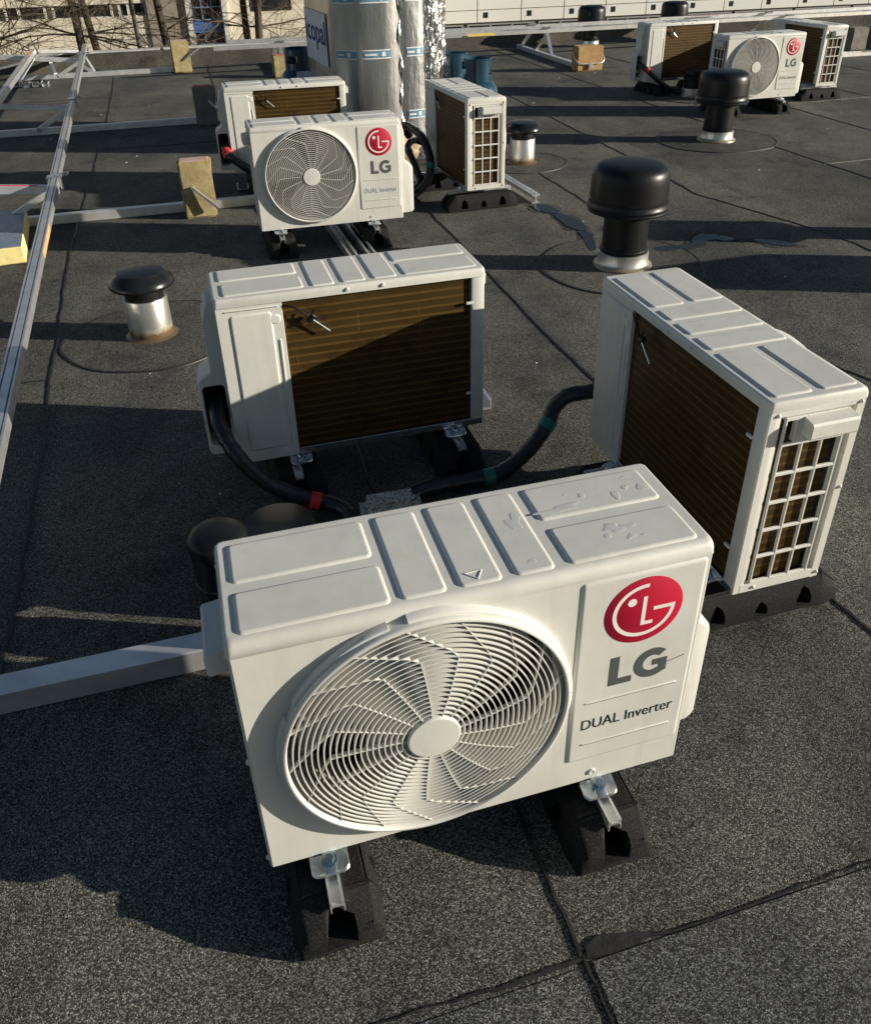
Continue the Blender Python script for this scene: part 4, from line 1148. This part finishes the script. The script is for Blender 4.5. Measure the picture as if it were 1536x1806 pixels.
block(.20, 7.60, .17, .13, .30, 'greyblock', 'upright grey block with red top beside the half hidden coil-side unit', 0, 'redpaint', ((.03, -.08, .20), (.15, -.09, .06)))
block(.10, 10.80, .20, .15, .33, 'yellowblock', 'small yellow upright block with a silver clamp far back on the left', .05, 'chip', ((.03, -.09, .14), (.22, -.12, .26)))
block(1.14, 9.98, .20, .16, .22, 'yellowblock', 'yellow block with red top left of the foil wrapped rolls', 0, 'redpaint')
ob = block(4.36, 9.10, .30, .17, .25, 'orangeblock', 'orange stained block held by a wire bracket below the far rails', -.03)
wbm = MB(); wbm.tube(spline([(-.165, .02, .19), (-.168, -.06, .13), (-.13, -.100, .085), (0, -.104, .080), (.13, -.100, .085), (.170, -.06, .13), (.168, .02, .19)], 5), .006, 8); wbm.box(-.025, .025, -.112, -.098, .03, .085, .003); wbm.build('wire_bracket', M['alu'], ob)
block(7.62, 8.86, .22, .18, .24, 'greyblock', 'dark grey block beside the far end-on unit, left of the yellow one', 0, z=.07)
block(7.90, 8.84, .18, .18, .24, 'greyblock', 'second dark grey block between the grey and the yellow ones at the right edge', .08, z=.07)
block(8.28, 8.86, .24, .18, .23, 'yellowblock', 'yellow block at the right edge behind the far end-on unit', -.05, z=.07)
pv = empty('concrete_paver', UV(.370, 1.795), TH + R(-3))
t = bmesh.new(); bmesh.ops.create_cube(t, size=1)
for vv in t.verts: vv.co = Vector((vv.co.x * .165, vv.co.y * .095, (vv.co.z + .5) * .085 + .001))
bmesh.ops.bevel(t, geom=t.edges[:], offset=.022, segments=5, affect='EDGES')
bmesh.ops.subdivide_edges(t, edges=t.edges[:], cuts=3, use_grid_fill=True)
g = random.Random(5)
for vv in t.verts: vv.co += Vector((g.uniform(-.0012, .0012), g.uniform(-.0012, .0012), g.uniform(-.001, .001)))
k = MB(); k.merge(t); k.build('stone', M['paver'], pv)
tag(pv, 'small weathered mossy paver lying behind the nearest unit between the two pipes', 'paver')

# ================================================================ FOIL WRAPPED ROLLS, GAS BOTTLES, BOARD, BITS
def foil_pack():
    o = empty('foil_wrapped_rolls', UV(1.46, 6.55)); O = Vector((1.46, 6.55))
    Ht = 1.08
    # plan outline of the wrapped pack (u, v): bulging rolls under the foil, label face on the left
    plan = [(1.035, 6.34), (1.043, 6.24), (1.080, 6.15), (1.15, 6.08), (1.25, 6.035), (1.38, 6.030), (1.45, 6.045), (1.495, 6.068)]
    plan2 = [(1.515, 6.074), (1.56, 6.070), (1.63, 6.080), (1.68, 6.10)]
    wr = [(1.695, 6.115), (1.73, 6.11), (1.79, 6.125), (1.845, 6.17), (1.872, 6.25), (1.87, 6.5), (1.83, 6.98)]
    def sm_(pts, per=8):
        return [(q_.x, q_.y) for q_ in spline([Vector((*p, 0)) for p in pts], per)]
    loc = lambda p, z: tuple(UV(p[0] - O.x, p[1] - O.y, z))
    def wall(pts, mat, name, amp, seed, th=.01):
        g = random.Random(seed); rows = []
        n = len(pts); nz = 40
        cu_, cv_ = 1.45, 6.55
        for iz in range(nz + 1):
            z = .02 + (Ht - .02) * iz / nz; row = []
            for i, p in enumerate(pts):
                w1 = math.sin(z * 23 + i * .7 + seed) * math.sin(z * 9.1 + i * 1.9) + .6 * math.sin(z * 51 + i * 2.7)
                k_ = 1 + amp * w1 + amp * g.uniform(-.4, .4) * (1 if amp > .004 else .2)
                q_ = (cu_ + (p[0] - cu_) * k_, cv_ + (p[1] - cv_) * k_)
                row.append(loc(q_, z))
            rows.append(row)
        k = MB(); k.loft(rows, False, False, False); return k.build(name, mat, o, 60)
    wall(sm_(plan), M['foil'], 'foil_wrap', .0008, 1)
    wall([(1.495, 6.068), (1.502, 6.076), (1.508, 6.076), (1.515, 6.074)], M['foilbright'], 'foil_wrap', .001, 2)
    wall(sm_(plan2), M['foilbright'], 'foil_wrap', .0015, 3)
    wall(sm_([(1.68, 6.10), (1.695, 6.115)] + wr[1:]), M['foilwr'], 'wrinkled_foil', .010, 4)
    wall([(1.83, 6.98), (1.75, 7.05), (1.12, 7.05), (1.01, 6.98), (1.005, 6.9), (1.02, 6.6), (1.035, 6.34)], M['foil'], 'foil_wrap', .001, 5)
    full = sm_(plan) + sm_(plan2) + sm_(wr) + [(1.75, 7.05), (1.12, 7.05), (1.01, 6.98), (1.02, 6.6)]
    tp = MB(); tp.loft([[loc(p, Ht - .004) for p in full], [loc((1.45 + (p[0] - 1.45) * .9, 6.55 + (p[1] - 6.55) * .9), Ht + .01) for p in full]], True, False, True); tp.build('foil_top', M['foil'], o)
    # twisted foil seam standing off the wrap
    tw = MB(); pts = []; rr = []; g = random.Random(9)
    for i in range(70):
        z = .08 + i / 69 * .92
        pts.append(Vector(loc((1.505 + .009 * math.sin(z * 15) + .004 * g.uniform(-1, 1), 6.070 + .010 * math.sin(z * 31)), z))); rr.append(.005 + .007 * abs(math.sin(z * 17 + 1)) * g.uniform(.5, 1))
    tw.tube(pts, rr, 6); tw.build('twisted_foil_seam', M['foilbright'], o)
    # printed bands
    def band(pts, z0, z1, mat, name, off=.004, parent=o, close=False):
        out = []
        for p in pts: 
            d = Vector((p[0] - 1.45, p[1] - 6.55)); d = d / d.length; out.append((p[0] + d.x * off, p[1] + d.y * off))
        k = MB(); k.loft([[loc(p, z0) for p in out], [loc(p, z1) for p in out]], False, False, False); return k.build(name, mat, parent, 60)
    S1 = sm_(plan); S2 = sm_(plan2)
    def sub(S, a, b): return S[int(a * (len(S) - 1)):int(b * (len(S) - 1)) + 1]
    for z0 in (.222, .628, .965):
        for S, a, b in ((S1, .30, .50), (S1, .56, .82), (S2, .25, .95)):
            seg_ = sub(S, a, b)
            band(seg_, z0, z0 + .055, M['foiltape'], 'printed_band')
            band(seg_, z0 + .050, z0 + .056, M['white'], 'band_edge', .0052); band(seg_, z0 - .001, z0 + .005, M['white'], 'band_edge', .0052)
            band(sub(seg_, .62, .78), z0 + .014, z0 + .041, M['white'], 'band_mark', .0056)
            band(sub(seg_, .10, .48), z0 + .021, z0 + .032, M['white'], 'band_mark', .0056)
    # white label on the left face with the blue word
    A, B = Vector((1.003, 6.93)), Vector((1.041, 6.25))
    lab = MB(); dd = (B - A).normalized(); nn = Vector((dd.y, -dd.x)) * 1
    nn = Vector((-1, -.03)).normalized()
    off = nn * .009
    q0, q1 = A + off, B + off
    lab.loft([[loc(q0, .56), loc(q1, .56), loc(q1, .895), loc(q0, .895)], [loc(q0 - nn * .002, .56), loc(q1 - nn * .002, .56), loc(q1 - nn * .002, .895), loc(q0 - nn * .002, .895)]])
    lo = lab.build('paper_label', M['foilwhite'], o)
    def fn(a, b):
        p = q1 - dd * .655 + dd * a + nn * .002
        return loc(p, .645 + b)
    text_mesh('label_word', 'icopal', M['blueprint'], lo, .635, fn, .012, .20)
    return tag(o, 'tall pack of membrane rolls wrapped in shiny silver foil with a blue worded white label', 'wrapped rolls')
foil_pack()

def gas_bottle():
    o = empty('gas_bottle')
    b = MB(); b.lathe([(.125, .005), (.130, .012), (.130, .030), (.148, .045), (.150, .06), (.150, .330), (.146, .365), (.132, .400), (.108, .425), (.088, .437), (.060, .444), (.03, .448), (.0001, .449)], 48, cap0=True); b.build('body', M['gas'], o)
    c = MB(); n = 48; rows = []
    zs = [.432, .455, .480, .535, .572, .580]
    for z in zs: rows.append([(.100 * math.cos(2 * PI * i / n), .100 * math.sin(2 * PI * i / n), z) for i in range(n)])
    rv = [[c.v(p) for p in r_] for r_ in rows]; rw = [[c.v((p[0] * .955, p[1] * .955, p[2])) for p in r_] for r_ in rows]
    for k_ in range(len(zs) - 1):
        for i in range(n):
            hole = k_ == 2 and ((i % 24) in range(2, 11))
            j = (i + 1) % n
            if not hole:
                c.f((rv[k_][i], rv[k_][j], rv[k_ + 1][j], rv[k_ + 1][i])); c.f((rw[k_][j], rw[k_][i], rw[k_ + 1][i], rw[k_ + 1][j]))
    for i in range(n):
        j = (i + 1) % n; c.f((rv[-1][i], rv[-1][j], rw[-1][j], rw[-1][i]))
    c.lathe([(.0985, .574), (.1035, .580), (.0985, .587), (.0940, .580)], 48, cap0=False, cap1=False)
    c.build('collar_guard', M['gas'], o)
    v = MB(); v.lathe([(.022, .440), (.022, .480), (.014, .482), (.014, .510), (.020, .511), (.020, .522), (.0001, .523)], 14, cap0=False); v.build('valve', M['brass'], o)
    return o
gb = gas_bottle()
def bottle(o, u, v, rz, lab):
    o.location = UV(u, v); o.rotation_euler = (0, 0, rz); tag(o, lab, 'gas bottle', 'blue gas bottles by the foil wrapped rolls')
bottle(gb, 2.08, 6.12, -.9, 'nearer blue gas bottle with open collar right of the foil wrapped rolls')
bottle(copy_tree(gb), 2.01, 6.46, 1.9, 'blue gas bottle half hidden between the foil wrapped rolls and the nearer bottle')
b3 = copy_tree(gb); bottle(b3, .955, 7.26, .4, 'dark blue gas bottle with pale label left of the foil wrapped rolls')
lb = MB(); n = 14
lb.loft([[(.1525 * math.cos(a), .1525 * math.sin(a), z) for a in [R(-115 + 60 * i / n) for i in range(n + 1)]] for z in (.27, .33)], False, False, False)
lb.loft([[(r_ * math.cos(a), r_ * math.sin(a), z) for a in [R(-112 + 54 * i / n) for i in range(n + 1)]] for r_, z in ((.149, .366), (.135, .402), (.112, .427))], False, False, False)
lb.build('paper_label', M['label'], b3)

ib = empty('insulation_board', UV(-1.31, 4.80), TH + R(5))
k = MB(); k.box(-.40, .42, -.44, .26, .003, .085, .004); k.build('foam_core', M['foam'], ib)
k = MB(); k.box(-.40, .416, -.436, .256, .0855, .089, .0012); k.build('blue_facing', M['blueboard'], ib)
tag(ib, 'offcut of yellow insulation board with blue facing at the left edge', 'insulation board')

# sack of packaging behind the middle unit
sk = empty('crumpled_package', UV(1.36, 5.62), TH + .3)
t = bmesh.new(); bmesh.ops.create_icosphere(t, subdivisions=4, radius=1)
g = random.Random(12)
for vv in t.verts:
    p = vv.co; n_ = math.sin(p.x * 7 + p.z * 5) * .10 + math.sin(p.y * 11 - p.z * 8) * .08 + g.uniform(-.03, .03)
    vv.co = Vector((p.x * .19 * (1 + n_), p.y * .13 * (1 + n_), max(.002, (p.z * .12 + .10) * (1 + n_))))
k = MB(); k.merge(t); k.build('cardboard_wrap', M['cardboard'], sk, 25)
t = bmesh.new(); bmesh.ops.create_icosphere(t, subdivisions=3, radius=1)
for vv in t.verts:
    p = vv.co; n_ = g.uniform(-.12, .12); vv.co = Vector((.13 + p.x * .12 * (1 + n_), -.05 + p.y * .09 * (1 + n_), max(.012, .085 + p.z * .075 * (1 + n_))))
k = MB(); k.merge(t); k.build('foil_bag', M['foilwr'], sk, 20)
tag(sk, 'crumpled brown package with silver bag on the roof behind the middle fan unit', 'package')

# loose zinc clamps on the felt
def clamp_pile(u, v, rz, lab, nn, seed):
    o = empty('loose_clamps', UV(u, v), rz); g = random.Random(seed)
    for i in range(nn):
        k = MB(); mt = Matrix.Translation((i * .095 + g.uniform(-.01, .01), g.uniform(-.03, .03), .022)) @ Matrix.Rotation(g.uniform(-.6, .6), 4, 'Z') @ Matrix.Rotation(g.uniform(-.3, .3), 4, 'X')
        k.box(-.035, .035, -.045, .045, -.016, -.010, .002, 1, mt); k.box(-.035, -.028, -.045, .045, -.0099, .030, .002, 1, mt); k.box(.028, .035, -.045, .045, -.0099, .020, .002, 1, mt)
        k.build('clamp', M['zinc'], o)
    tag(o, lab, 'metal clamps')
clamp_pile(-1.62, 10.35, TH, 'scatter of shiny rail clamps on the felt under the left racking', 4, 1)
clamp_pile(.30, 5.36, TH + .5, 'shiny metal clip lying on the bar behind the middle fan unit', 1, 2)

# small litter flecks on the felt
lt = MB(); g = random.Random(21)
for i in range(70):
    u, v = g.uniform(-1.5, 5), g.uniform(.7, 9); s_ = g.uniform(.003, .009)
    lt.box(-s_, s_, -s_ * g.uniform(.3, 1), s_ * .6, 0, .003, 0, 1, Matrix.Translation(UV(u, v, .001)) @ Matrix.Rotation(g.uniform(0, 3), 4, 'Z'))
tag(lt.build('litter_flecks', M['label']), kind='stuff')
